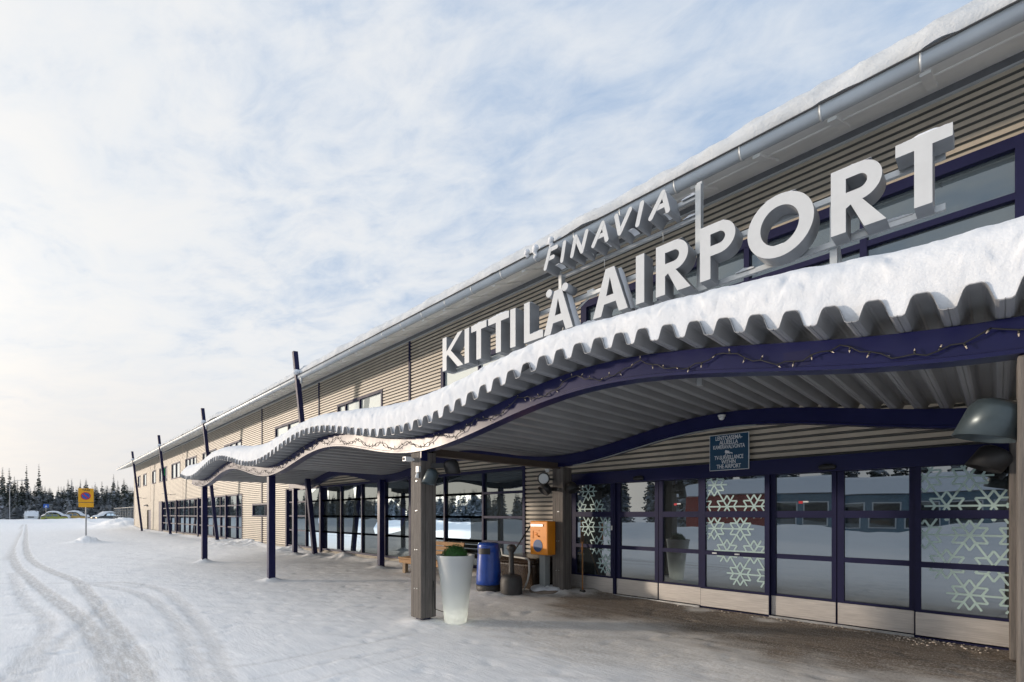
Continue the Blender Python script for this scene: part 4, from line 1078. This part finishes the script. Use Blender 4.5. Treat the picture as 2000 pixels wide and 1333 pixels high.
# ================================================================== THINGS AT THE ENTRANCE
# --- glowing planter with box ball
P = (-5.46, 4.30, 0.0)
t = thing('planter', P, 'tall white tapering planter glowing softly near its foot', 'planter')
out = [(.150, .0), (.160, .012), (.178, .20), (.205, .45), (.235, .70), (.262, .90), (.272, .945), (.272, .962)]
inn = [(.262, .962), (.258, .93), (.225, .70), (.19, .4), (.155, .05), (.05, .04)]
MB().lathe(out + inn, (P[0], P[1], .012), 48).build('shell', 'planter', t)
MB().lathe([(.01, .82), (.243, .82), (.243, .83), (.01, .83)], P, 32).build('soil', 'charcoal', t)
lt = bpy.data.lights.new('planter_lamp', 'POINT'); lt.energy = 3.6; lt.color = (1.0, .97, .86); lt.shadow_soft_size = .05
lo = bpy.data.objects.new('planter_lamp', lt); COL.objects.link(lo); lo.parent = t; lo.location = (0, 0, .16)
t = thing('topiary_ball', (P[0], P[1], .83), 'clipped green box ball in the white planter', 'plant')
mb = MB(); r0 = .19
c = Vector((P[0] - .01, P[1], .925))
mb.lathe([(r0 * .9 * math.sin(a), -r0 * .9 * math.cos(a)) for a in np.linspace(.1, 3.04, 14)], tuple(c), 24)
mb2 = MB()
for i in range(3600):
    v = Vector((random.gauss(0, 1), random.gauss(0, 1), random.gauss(0, 1))).normalized()
    p = c + v * r0 * random.uniform(.88, 1.05); a = Vector((random.gauss(0, 1), random.gauss(0, 1), random.gauss(0, 1))).normalized()
    a = (a + v * .6).normalized(); b = a.cross(v).normalized() if a.cross(v).length > .01 else Vector((1, 0, 0))
    l = random.uniform(.010, .020); mb2.add([p - b * l * .4, p + b * l * .4, p + a * l], [(0, 1, 2)])
mb.build('core', 'topiary', t); lv = mb2.build('leaves', 'topiary', t); lv['kind'] = 'stuff'
MB().tube([(P[0] - .16, P[1] - .05, .04), (P[0] - .20, P[1] - .02, .12), (-5.685, 4.1, .20), (-5.683, 4.08, .6)], .006, 6).build('cable', 'black', thing('planter_cable', (-5.65, 4.2, .0), 'thin dark cable from the planter up the timber column', 'cable'))

# --- blue litter bin
B = (-6.84, 6.18, .06)
t = thing('litter_bin', B, 'blue round litter bin with dark base beside the ash bin', 'bin')
MB().lathe([(.20, 0), (.225, .02), (.232, .09), (.238, .17)], B, 36).build('base', 'charcoal', t)
body = [(.238, .172), (.236, .25), (.228, .45), (.216, .66), (.208, .76), (.206, .80), (.212, .815), (.212, .90), (.204, .935), (.17, .955), (.02, .965)]
MB().lathe(body, B, 40).build('body', 'blue', t)
mb = MB(); rows = []
for z, rr in ((.745, .2155), (.855, .2145)):
    rows.append([(B[0] + rr * math.cos(a), B[1] + rr * math.sin(a), B[2] + z) for a in np.linspace(-1.88, -.60, 18)])
mb.grid(rows).build('opening', 'black', t)
MB().grid([[(B[0] + .2165 * math.cos(a), B[1] + .2165 * math.sin(a), B[2] + z) for a in np.linspace(-1.88, -.60, 18)] for z in (.735, .744)]).build('rim', 'blue', t)

# --- ash bin
A = (-6.33, 6.28, .05)
t = thing('ash_bin', A, 'dark ash bin with narrow neck on a wide round base', 'ash bin')
MB().lathe([(.19, 0), (.20, .03), (.205, .2), (.20, .30), (.185, .36), (.15, .385), (.06, .40)], A, 28).build('base', 'charcoal', t)
MB().lathe([(.062, .395), (.050, .45), (.046, .80), (.060, .83), (.085, .86), (.085, .91), (.06, .94), (.01, .95)], A, 22).build('neck', 'charcoal', t)

# --- post box
Q = (-6.06, 6.92, .08)
t = thing('post_box', Q, 'orange post box on a grey post with round stone foot', 'post box')
MB().lathe([(.30, -.1), (.31, 0), (.31, .05), (.29, .065), (.01, .066)], Q, 36).build('stone_foot', 'stone', t)
rows = []
for k, (r, z) in enumerate(((.30, .06), (.27, .095), (.2, .115), (.13, .12), (.10, .13))):
    rows.append([(Q[0] + r * math.cos(a) * (1 + .06 * math.sin(3 * a + k)), Q[1] + r * math.sin(a) * (1 + .06 * math.cos(4 * a)), Q[2] + z + .015 * math.sin(5 * a + k)) for a in np.linspace(0, 2 * math.pi, 33)])
MB().grid(rows).build('snow_cap', 'snow', t)
bevel(MB().box(Q[0] - .065, Q[0] + .075, Q[1] - .10, Q[1] + .05, .12, .80).build('post', 'grey_post', t), .01)
bx = bevel(MB().box(Q[0] - .215, Q[0] + .225, Q[1] - .20, Q[1] + .035, .795, 1.425).build('box', 'orange', t), .022, 3)
fy = Q[1] - .2025
MB().box(Q[0] - .18, Q[0] + .12, fy - .012, fy, 1.325, 1.365).build('letter_slot', 'alu', bx)
MB().cyl((Q[0] - .01, fy - .003, .965), (Q[0] - .01, fy, .965), .115, n=36).build('blue_disc', 'blue_disc', bx)
em = MB(); em.box(Q[0] - .145, Q[0] - .13, fy - .006, fy, 1.10, 1.26); em.box(Q[0] - .13, Q[0] + .02, fy - .006, fy, 1.245, 1.26)
em.tube([(Q[0] - .10, fy - .003, 1.20), (Q[0] - .05, fy - .003, 1.205), (Q[0] - .02, fy - .003, 1.19), (Q[0] - .05, fy - .003, 1.165), (Q[0] - .09, fy - .003, 1.17)], .005, 6)
em.cyl((Q[0] - .03, fy - .004, 1.16), (Q[0] + .015, fy - .004, 1.14), .006, .016, 8)
em.build('horn_emblem', 'orange', bx)

# --- dark grit box, hose, brush and shovel handle behind the bins
G = (-6.72, 7.12, .07)
t = thing('grit_box', G, 'dark brown plastic grit box behind the ash bin', 'box')
bevel(MB().hexa([(G[0] - .42, G[1] - .26, .05), (G[0] + .42, G[1] - .26, .05), (G[0] + .42, G[1] + .3, .05), (G[0] - .42, G[1] + .3, .05), (G[0] - .50, G[1] - .34, .60), (G[0] + .50, G[1] - .34, .60), (G[0] + .50, G[1] + .34, .60), (G[0] - .50, G[1] + .34, .60)]).build('tub', 'dark_tank', t), .05, 4)
bevel(MB().hexa([(G[0] - .52, G[1] - .36, .605), (G[0] + .52, G[1] - .36, .605), (G[0] + .52, G[1] + .36, .605), (G[0] - .52, G[1] + .36, .605), (G[0] - .46, G[1] - .28, .70), (G[0] + .46, G[1] - .28, .70), (G[0] + .46, G[1] + .30, .74), (G[0] - .46, G[1] + .30, .74)]).build('lid', 'dark_tank', t), .03, 3)
t = thing('white_hose', (-6.4, 6.74, .08), 'white hose looped over the dark grit box', 'hose')
MB().tube([(-7.10, 6.76, .86), (-7.05, 6.74, .735), (-6.9, 6.745, .72), (-6.55, 6.745, .71), (-6.36, 6.745, .70), (-6.31, 6.735, .66), (-6.30, 6.73, .45), (-6.34, 6.72, .28), (-6.41, 6.70, .12)], .018, 8).build('pipe', 'hose', t)
t = thing('snow_shovel', (-7.05, 7.0, .08), 'thin dark shovel handle leaning against the wall by the window', 'shovel')
MB().cyl((-7.35, 6.9, .25), (-6.93, 7.50, 1.38), .014, n=8).build('handle', 'charcoal', t)
MB().hexa([(-7.52, 6.72, .07), (-7.28, 6.68, .07), (-7.28, 6.70, .07), (-7.52, 6.74, .07), (-7.46, 6.92, .36), (-7.24, 6.88, .36), (-7.24, 6.90, .36), (-7.46, 6.94, .36)]).build('blade', 'charcoal', t)
t = thing('broom', (-5.55, 7.36, .08), 'wooden broom stick leaning on the leftmost snowflake panel', 'broom')
MB().cyl((-5.46, 7.28, .09), (-5.66, 7.54, 1.02), .013, n=8).build('stick', 'stick', t)
MB().hexa([(-5.54, 7.22, .07), (-5.38, 7.22, .07), (-5.38, 7.32, .07), (-5.54, 7.32, .07), (-5.50, 7.26, .15), (-5.42, 7.26, .15), (-5.42, 7.30, .15), (-5.50, 7.30, .15)]).build('brush_head', 'charcoal', t)

# --- bench under the canopy
bx0, bx1, by = -10.75, -8.75, 6.62
t = thing('bench', (-9.75, 6.85, .06), 'wooden slatted bench by the window behind the near timber column', 'bench')
for i in range(4): bevel(MB().box(bx0, bx1, by + i * .115, by + .10 + i * .115, .43, .475).build('seat_slat', 'wood', t), .006)
for i in range(3): bevel(MB().hexa([(bx0 + .12, by + .52 + i * .035, .55 + i * .115), (bx1 - .12, by + .52 + i * .035, .55 + i * .115), (bx1 - .12, by + .55 + i * .035, .55 + i * .115), (bx0 + .12, by + .55 + i * .035, .55 + i * .115),
                                  (bx0 + .12, by + .548 + i * .035, .645 + i * .115), (bx1 - .12, by + .548 + i * .035, .645 + i * .115), (bx1 - .12, by + .578 + i * .035, .645 + i * .115), (bx0 + .12, by + .578 + i * .035, .645 + i * .115)]).build('back_slat', 'wood', t), .005)
for x in (bx0 + .16, bx1 - .30):
    MB().box(x, x + .12, by + .03, by + .12, .0, .425).build('leg', 'wood_grey', t); MB().box(x, x + .12, by + .38, by + .47, .0, .425).build('leg', 'wood_grey', t)
    MB().box(x + .01, x + .11, by + .122, by + .378, .30, .425).build('rail', 'wood_grey', t)
    MB().bar((x + .06, by + .50, .30), (x + .06, by + .68, .88), .09, .04, up=(1, 0, 0)).build('back_support', 'wood_grey', t)
MB().box(bx0 + .05, bx1 - .05, by - .002, by + .028, .335, .425).build('apron', 'wood', t)
mb = MB()
for cx, cy, r, h in ((-10.25, 6.85, .16, .035), (-10.0, 6.95, .22, .05), (-9.6, 6.9, .2, .03)):
    mb.grid([[(cx + r * q * math.cos(a) * 1.6, cy + r * q * math.sin(a) * .7, .474 + h * (1 - q * q) * (1 + .3 * math.sin(4 * a))) for a in np.linspace(0, 2 * math.pi, 15)] for q in (0.01, .4, .75, 1)])
mb.build('snow_patch', 'snow', t)

# ================================================================== NO-PARKING / TAXI SIGN
T = (-35.5, 2.2, 0.0)
t = thing('taxi_sign', T, 'yellow no stopping sign for taxis on a post in a snow heap', 'sign')
MB().cyl((T[0], T[1], -.1), (T[0], T[1], 3.0), .032, n=12).build('post', 'pole', t)
ax = math.atan2(-T[1], -T[0]); ex = Vector((-math.sin(ax), math.cos(ax), 0)); nv = Vector((math.cos(ax), math.sin(ax), 0))
def splate(name, m, w0, w1, z0, z1, off, th=.01):
    o = Vector((T[0], T[1], 0)); pts = []
    for z in (z0, z1):
        for w, d in ((w0, off), (w1, off), (w1, off - th), (w0, off - th)): p = o + ex * w + nv * d; pts.append((p.x, p.y, z))
    return MB().hexa(pts).build(name, m, t)
splate('upper_plate', 'sign_yellow', -.32, .32, 2.22, 2.98, .05)
splate('lower_plate', 'sign_yellow', -.31, .32, 1.94, 2.19, .05)
splate('plate_gap', 'bracket', -.30, .31, 2.19, 2.22, .045)
def sdisc(name, m, r, off, cz=2.56, n=40):
    o = Vector((T[0], T[1], 0)); c = [o + ex * (-.01 + r * math.cos(2 * math.pi * k / n)) + nv * off + Vector((0, 0, cz + r * math.sin(2 * math.pi * k / n))) for k in range(n)]
    c2 = [p - nv * .003 for p in c]
    MB().ring_tube([c2, c], 0, True, False).build(name, m, t)
sdisc('red_ring', 'red', .21, .054); sdisc('blue_field', 'road_blue', .165, .0575)
o = Vector((T[0], T[1], 0)); q = [(-.145, .105), (-.105, .145), (.125, -.105), (.085, -.145)]
MB().add([tuple(o + ex * (w - .01) + nv * .0605 + Vector((0, 0, 2.56 + z))) for w, z in (q[0], q[3], q[2], q[1])], [(0, 1, 2, 3)]).build('red_slash', 'red', t)
me = text_mesh('TAXI', .15, .002, bold=.003); me.transform(Matrix.Rotation(R(90), 4, 'X')); me.transform(Matrix.Rotation(ax + R(90), 4, 'Z'))
me.materials.clear(); me.materials.append(M['text_black'])
oo = bpy.data.objects.new('lettering', me); COL.objects.link(oo); oo.parent = t; oo.location = nv * .056 + Vector((0, 0, 2.835))

# ================================================================== FAR CARS, LAMP POST, ROAD SIGN, FENCE
def at(u, d, z=0.0):
    r = (u - 1000.0) / 947.0 * d; return Vector((-CA * d + SA * r, SA * d + CA * r, z))
def car(name, loc, yaw, col, L, Wd, Hh, label, cat, group, snow=0.0, lights=True, van=False):
    t = thing(name, loc, label, cat, group); t.rotation_euler = (0, 0, yaw)
    ORG_t = ORG[t]; ORG[t] = Vector((0, 0, 0))
    h0, hb = .28, (.62 if not van else .60) * Hh
    def ext(prof, w0, w1): # profile in x,z; half widths lower / upper given per point
        return [[(x, s * w, z) for (x, z, w) in prof] for s in (-1, 1)]
    low = [(-L / 2, h0, Wd / 2 - .05), (L / 2 - .05, h0, Wd / 2 - .06), (L / 2, h0 + .25, Wd / 2 - .03), (L / 2 - .06, hb * .86, Wd / 2 - .05), (L * .18, hb, Wd / 2 - .03), (-L / 2 + .03, hb, Wd / 2 - .04)]
    a, b = ext(low, 0, 0); mb = MB(); n = len(low); mb.add(a + b, [tuple(range(n)), tuple(reversed(range(n, 2 * n)))] + [(i, i + n, (i + 1) % n + n, (i + 1) % n) for i in range(n)])
    bevel(mb.build('body', col, t), .06, 3)
    cabx = (-L * .46, L * .22) if van else (-L * .36, L * .16)
    tp = [(cabx[0], hb - .01, Wd / 2 - .06), (cabx[1] + .12, hb - .01, Wd / 2 - .06), (cabx[1] - L * .10, Hh, Wd / 2 - .22), (cabx[0] + L * .07, Hh, Wd / 2 - .22)]
    a, b = ext(tp, 0, 0); mb = MB(); n = 4; mb.add(a + b, [tuple(range(n)), tuple(reversed(range(n, 2 * n)))] + [(i, i + n, (i + 1) % n + n, (i + 1) % n) for i in range(n)])
    bevel(mb.build('cabin', col, t), .05, 3)
    def lerp(p, q, f): return tuple(p[i] + (q[i] - p[i]) * f for i in range(3))
    p1, p2 = tp[1], tp[2]
    mb = MB(); wa, wb = lerp(p1, p2, .14), lerp(p1, p2, .90)
    mb.add([(wa[0] + .025, -wa[2] + .08, wa[1]), (wa[0] + .025, wa[2] - .08, wa[1]), (wb[0] + .025, wb[2] - .06, wb[1]), (wb[0] + .025, -wb[2] + .06, wb[1])], [(0, 1, 2, 3)])
    mb.build('windscreen', 'glass_up', t)
    for s in (-1, 1):
        mb = MB()
        for f0, f1 in ((.06, .47), (.53, .90)):
            def sp(fx, fz):
                bq = lerp(tp[0], tp[1], fx); tq = lerp(tp[3], tp[2], fx); r = lerp(bq, tq, fz); return (r[0], s * (r[2] + .012), r[1])
            mb.add([sp(f0, .15), sp(f1, .15), sp(f1, .86), sp(f0, .86)], [(0, 1, 2, 3)])
        mb.build('side_window', 'glass_up', t)
        for x in (-L * .31, L * .32):
            w = MB().cyl((x, s * (Wd / 2 - .22), .32), (x, s * (Wd / 2 - .01), .32), .32, n=18).build('wheel', 'rubber', t)
            MB().cyl((x, s * (Wd / 2 - .012), .32), (x, s * (Wd / 2 + .002), .32), .19, n=14).build('rim', 'alu', w)
        MB().box(L / 2 - .03, L / 2 + .012, s * (Wd / 2 - .34) - .15, s * (Wd / 2 - .34) + .15, hb * .62, hb * .78).build('headlight', 'headlight' if lights else 'lens', t)
        MB().bar((cabx[1] - .05, s * (Wd / 2 - .02), hb + .1), (cabx[1] - .05, s * (Wd / 2 + .16), hb + .14), .12, .10).build('mirror', col, t)
    MB().box(L / 2 - .02, L / 2 + .016, -Wd / 2 + .55, Wd / 2 - .55, hb * .60, hb * .76).build('grille', 'black', t)
    MB().box(L / 2 - .05, L / 2 + .03, -Wd / 2 + .08, Wd / 2 - .08, .26, .46).build('bumper', 'car_dark', t)
    if snow:
        rows = []
        prof = [(-L / 2 + .0, hb * .9), (-L / 2 + .15, hb + snow * .7), (cabx[0] + .0, hb + snow), (cabx[0] + L * .08, Hh + snow * .9), (cabx[0] + L * .2, Hh + snow * 1.1), (cabx[1] - L * .12, Hh + snow), (cabx[1] + .0, (hb + Hh) / 2 + snow), (cabx[1] + .35, hb + snow * .9), (L / 2 - .3, hb * .92 + snow * .8), (L / 2 - .02, hb * .84)]
        for x, z in prof:
            w = Wd / 2 + .01; rows.append([(x + .05 * math.sin(3 * k), w * math.cos(math.pi * k / 10), z - (.16 + .25 * snow) * abs(math.cos(math.pi * k / 10)) ** 3 + .04 * math.sin(2 * k + x)) for k in range(11)])
        MB().grid(rows).build('snow_cover', 'snow', t)
    ORG[t] = ORG_t
    return t
def face_cam(p, dv=0.0): return math.atan2(-p.y, -p.x) + dv
p = at(62, 99, .12); car('van', p, face_cam(p, -.05), 'car_white', 4.9, 2.0, 2.12, 'white van with wide windscreen facing us across the car park', 'van', None, 0.05, False, True)
p = at(110, 104, .06); car('parked_car', p, face_cam(p, 1.35), 'car_lime', 4.6, 1.9, 1.55, 'lime yellow parked car under snow right of the white van', 'car', 'snowed in parked cars', .62, False)
p = at(150, 107, .04); car('parked_car', p, face_cam(p, 1.2), 'car_beige', 4.4, 1.8, 1.75, 'dull yellow parked car under a snow hump behind the taxi sign post', 'car', 'snowed in parked cars', .55, False)
p = at(206, 104, .08); car('parked_car', p, face_cam(p, -.9), 'car_dark', 4.8, 1.9, 1.75, 'dark parked car under snow, rightmost of the row near the fence', 'car', 'snowed in parked cars', .34, True)
t = thing('street_lamp', at(19, 103), 'grey street lamp with curved arm at the left picture edge', 'street lamp')
b = at(19, 103); ex2 = Vector((SA, CA, 0))
arm = [b + Vector((0, 0, z)) for z in (-.2, 4, 7.6)] + [b + ex2 * q + Vector((0, 0, z)) for q, z in ((.15, 8.1), (.6, 8.5), (1.4, 8.72), (2.6, 8.8))]
MB().tube(arm, [.09, .075, .06, .055, .05, .045, .04], 10).build('pole', 'pole', t)
e = b + ex2 * 3.0 + Vector((0, 0, 8.78)); MB().bar(e - ex2 * .5, e + ex2 * .35, .3, .14).build('lamp_head', 'pole', t)
t = thing('road_sign', at(90, 101), 'small blue road sign on a thin post beside the parked cars', 'sign')
b = at(90, 101); MB().cyl(b - Vector((0, 0, .2)), b + Vector((0, 0, 3.7)), .04, n=8).build('post', 'pole', t)
nv2 = -Vector((b.x, b.y, 0)).normalized(); ex3 = Vector((-nv2.y, nv2.x, 0))
MB().bar(b + nv2 * .06 - ex3 * .42 + Vector((0, 0, 3.3)), b + nv2 * .06 + ex3 * .42 + Vector((0, 0, 3.3)), .02, .75).build('plate', 'road_blue', t)
c0 = b + nv2 * .075 + Vector((0, 0, 3.3))
MB().add([tuple(c0 + ex3 * w + Vector((0, 0, z))) for w, z in ((-.2, -.25), (.2, -.25), (0, .15))], [(0, 1, 2)]).build('white_symbol', 'sign_white', t)
# mesh fence by the far corner
t = thing('mesh_fence', (-76, 9.2, 0), 'grey wire mesh fence beyond the far corner of the terminal', 'fence')
fx = np.linspace(-63.6, -96, 14)
for x in fx: MB().cyl((x, 9.2, 0), (x, 9.2, 2.5), .04, n=8).build('post', 'fence', t)
wires = MB()
for z in np.arange(.2, 2.5, .38): wires.bar((-63.6, 9.2, z), (-96, 9.2, z), .012)
for x in np.arange(-63.6, -96, -.9): wires.bar((x, 9.21, .1), (x, 9.21, 2.4), .010)
wires.build('mesh_panel', 'fence', t)
MB().bar((-63.6, 9.2, 2.45), (-96, 9.2, 2.45), .05).build('top_rail', 'fence', t)

# ================================================================== TREES
def spruce_mesh(seed, h=10.0, rad=1.25, layers=30, slim=1.0):
    rd = random.Random(seed); mb = MB()
    for i in range(layers):
        f = i / (layers - 1); z = h * (.06 + .93 * f ** .95)
        r = rad * slim * (1 - f) ** .80 * (.75 + .5 * rd.random()) + .06
        nb = max(4, int(5 + 6 * (1 - f)))
        for k in range(nb):
            if rd.random() < .10: continue
            a = 2 * math.pi * (k + rd.random()) / nb; L = r * (.65 + .5 * rd.random()); dr = (.35 + .5 * rd.random()) * L * (.6 + .6 * (1 - f))
            ca2, sa2 = math.cos(a), math.sin(a); w = .16 + .20 * L; px_, py_ = -sa2, ca2
            pts = []
            for q, ww in ((0, .55), (.45, 1.0), (.8, .75), (1.0, .12)):
                zz = z - dr * q ** 1.35 + (.10 * L if q == 1 else 0)
                pts += [(ca2 * L * q + px_ * w * ww, sa2 * L * q + py_ * w * ww, zz - .10 * w), (ca2 * L * q, sa2 * L * q, zz + .14 * w), (ca2 * L * q - px_ * w * ww, sa2 * L * q - py_ * w * ww, zz - .10 * w)]
            fsx = []
            for q in range(3):
                o = q * 3; fsx += [(o, o + 1, o + 4, o + 3), (o + 1, o + 2, o + 5, o + 4)]
            mb.add(pts, fsx)
            # hanging twig tufts
            if L > .35:
                for q in (.35, .6, .85):
                    zz = z - dr * q ** 1.35; hh = .12 + .22 * rd.random()
                    mb.add([(ca2 * L * q - ca2 * .14, sa2 * L * q - sa2 * .14, zz), (ca2 * L * q + ca2 * .14, sa2 * L * q + sa2 * .14, zz - .03), (ca2 * L * q + px_ * .06, sa2 * L * q + py_ * .06, zz - hh)], [(0, 1, 2)])
    return mb
SPR = []
for s in range(6):
    mb = spruce_mesh(s + 3, 10, [1.25, 1.05, 1.45, .9, 1.3, 1.1][s], [32, 30, 34, 28, 32, 30][s])
    o = mb.build('crown', 'spruce', None); SPR.append(o.data); COL.objects.unlink(o); bpy.data.objects.remove(o)
TRK = MB().cyl((0, 0, -.3), (0, 0, 9.6), .16, .02, 8).build('trunk', 'trunk', None); TRKm = TRK.data; COL.objects.unlink(TRK); bpy.data.objects.remove(TRK)
ordw = ['first', 'second', 'third', 'fourth', 'fifth', 'sixth', 'seventh', 'eighth', 'ninth', 'tenth', 'eleventh', 'twelfth', 'thirteenth', 'fourteenth', 'fifteenth', 'sixteenth', 'seventeenth', 'eighteenth', 'nineteenth', 'twentieth', 'twenty-first', 'twenty-second', 'twenty-third', 'twenty-fourth', 'twenty-fifth']
TREES = [(5, 912), (18, 914), (28, 930), (34, 937), (43, 935), (52, 907), (68, 946), (76, 906), (88, 950), (97, 951), (114, 949), (133, 936), (140, 935), (157, 936), (168, 935), (186, 942), (199, 940), (209, 948), (222, 926), (230, 938), (242, 935), (248, 944), (258, 951)]
for i, (u, v) in enumerate(TREES):
    d = 121 + (i * 37 % 11); h = EYE + (1005 - v) * d / 947
    p = at(u, d)
    nm = {5: 'tallest dark spruce left of centre above the white van', 7: 'tall bare-flanked spruce just right of the white van', 18: 'tallest spruce near the building end, right of the taxi sign', 0: 'tall snowy spruce at the very left picture edge'}.get(i, 'snow dusted spruce, %s from the left picture edge' % ordw[i])
    t = thing('spruce_tree', p, nm, 'tree', 'spruces behind the car park'); s = h / 10.0; t.rotation_euler = (0, 0, i * 1.7)
    t.scale = (1.0 + .18 * math.sin(i * 2.3), 1.0 + .18 * math.sin(i * 2.3), s)
    for me_, nn in ((TRKm, 'trunk'), (SPR[i % 6], 'crown')):
        o = bpy.data.objects.new(nn, me_); COL.objects.link(o); o.parent = t
def mesh_arrays(me):
    V = np.empty(len(me.vertices) * 3, np.float32); me.vertices.foreach_get('co', V)
    F = [tuple(p.vertices) for p in me.polygons]; return V.reshape(-1, 3), F
ARR = [mesh_arrays(m) for m in SPR]
def forest(name, spots, label, lo=(0, 0, 0)):
    Vs, Ls, starts, tot = [], [], [], []
    off = 0; loopc = 0
    for k, (x, y, h, w, a) in enumerate(spots):
        V, F = ARR[k % 6]; c, s = math.cos(a), math.sin(a)
        V2 = np.stack([(V[:, 0] * c - V[:, 1] * s) * w + x, (V[:, 0] * s + V[:, 1] * c) * w + y, V[:, 2] * h / 10.0], -1); Vs.append(V2)
        for f in F: Ls.extend(i + off for i in f); starts.append(loopc); loopc += len(f)
        off += len(V)
    Vall = np.concatenate(Vs); me = bpy.data.meshes.new(name)
    me.vertices.add(len(Vall)); me.vertices.foreach_set('co', Vall.astype(np.float32).ravel())
    me.loops.add(len(Ls)); me.loops.foreach_set('vertex_index', np.array(Ls, np.int32))
    me.polygons.add(len(starts)); me.polygons.foreach_set('loop_start', np.array(starts, np.int32))
    me.update(calc_edges=True); me.materials.append(M['spruce'])
    o = bpy.data.objects.new(name, me); COL.objects.link(o); tag(o, label, 'forest', kind='stuff'); return o
sp = []
for i in range(360):
    u = random.uniform(-60, 300); d = random.uniform(112, 170); p = at(u, d)
    h = random.uniform(2.0, 5.0) if d < 122 else random.uniform(6.0, 9.6) * d / 135
    sp.append((p.x, p.y, h, random.uniform(1.0, 1.6) if d < 122 else random.uniform(.9, 1.4), random.uniform(0, 6)))
forest('forest', sp, 'low snowy wood and undergrowth behind the parked cars')
sp = []
for i in range(150):   # wood opposite the terminal, seen mirrored in the glass
    x = random.uniform(-170, -48); y = random.uniform(-62, -42); sp.append((x, y, random.uniform(4.5, 7.6), random.uniform(.8, 1.3), random.uniform(0, 6)))
for i in range(150):
    f = random.random(); a, b = ((-195, 0), (-168, -30)) if f < .5 else ((-168, -30), (-120, -52)); q = random.random()
    sp.append((a[0] + (b[0] - a[0]) * q - random.uniform(0, 22), a[1] + (b[1] - a[1]) * q - random.uniform(0, 12), random.uniform(6, 9.5), random.uniform(.9, 1.4), random.uniform(0, 6)))
for i in range(60):
    x = random.uniform(-46, -22) if i < 36 else random.uniform(-24, 12); y = random.uniform(-60, -36); sp.append((x, y, random.uniform(8, 13), random.uniform(1.0, 1.5), random.uniform(0, 6)))
forest('forest', sp, 'spruce wood across the forecourt, seen mirrored in the window glass')

# low red and blue-grey building across the forecourt, seen mirrored in the doors
t = thing('service_building', (-8, -26, 0), 'low red and blue grey building mirrored in the entrance doors', 'building')
MB().box(-19, -12.5, -30, -24.5, 0, 3.0).build('red_wall', 'red_wall', t)
MB().box(-12.4, 6, -30, -24.2, 0, 3.0).build('grey_wall', 'blue_wall', t)
MB().hexa([(-20, -31, 3.05), (7, -31, 3.05), (7, -23.3, 3.05), (-20, -23.3, 3.05), (-19.5, -29.5, 4.6), (6.5, -29.5, 4.6), (6.5, -26, 4.2), (-19.5, -26, 4.2)]).build('snowy_roof', 'snow', t)
for i in range(9):
    x = -11.8 + i * 1.9; w = MB().box(x, x + 1.5, -24.2, -24.12, .6, 2.5).build('window', 'sign_white', t)
    MB().box(x + .07, x + 1.43, -24.125, -24.10, .67, 2.43).build('pane', 'glass', w)
# crumbs of ice kicked up along the threshold
mb = MB()
for cx, cy, sx_, sy_, n in ((-2.1, 7.42, .28, .05, 40), (-.55, 7.38, .30, .10, 110), (-1.6, 7.46, .6, .04, 25), (-3.4, 7.45, .5, .05, 18)):
    for i in range(n):
        x = random.gauss(cx, sx_); y = min(7.52, random.gauss(cy, sy_)); r = random.uniform(.004, .015)
        k = random.uniform(.6, 1.6); mb.lathe([(r * .3, -r * .5), (r, 0), (r * .7, r * .4), (r * .1, r * .5)], (x, y, .072 + r * .2), 5, sx=k, sy=1 / k)
tag(mb.build('ice_crumbs', 'crumb', None, (-1.2, 7.4, .07)), 'crumbs of dirty ice strewn along the door threshold', 'ice', kind='stuff')
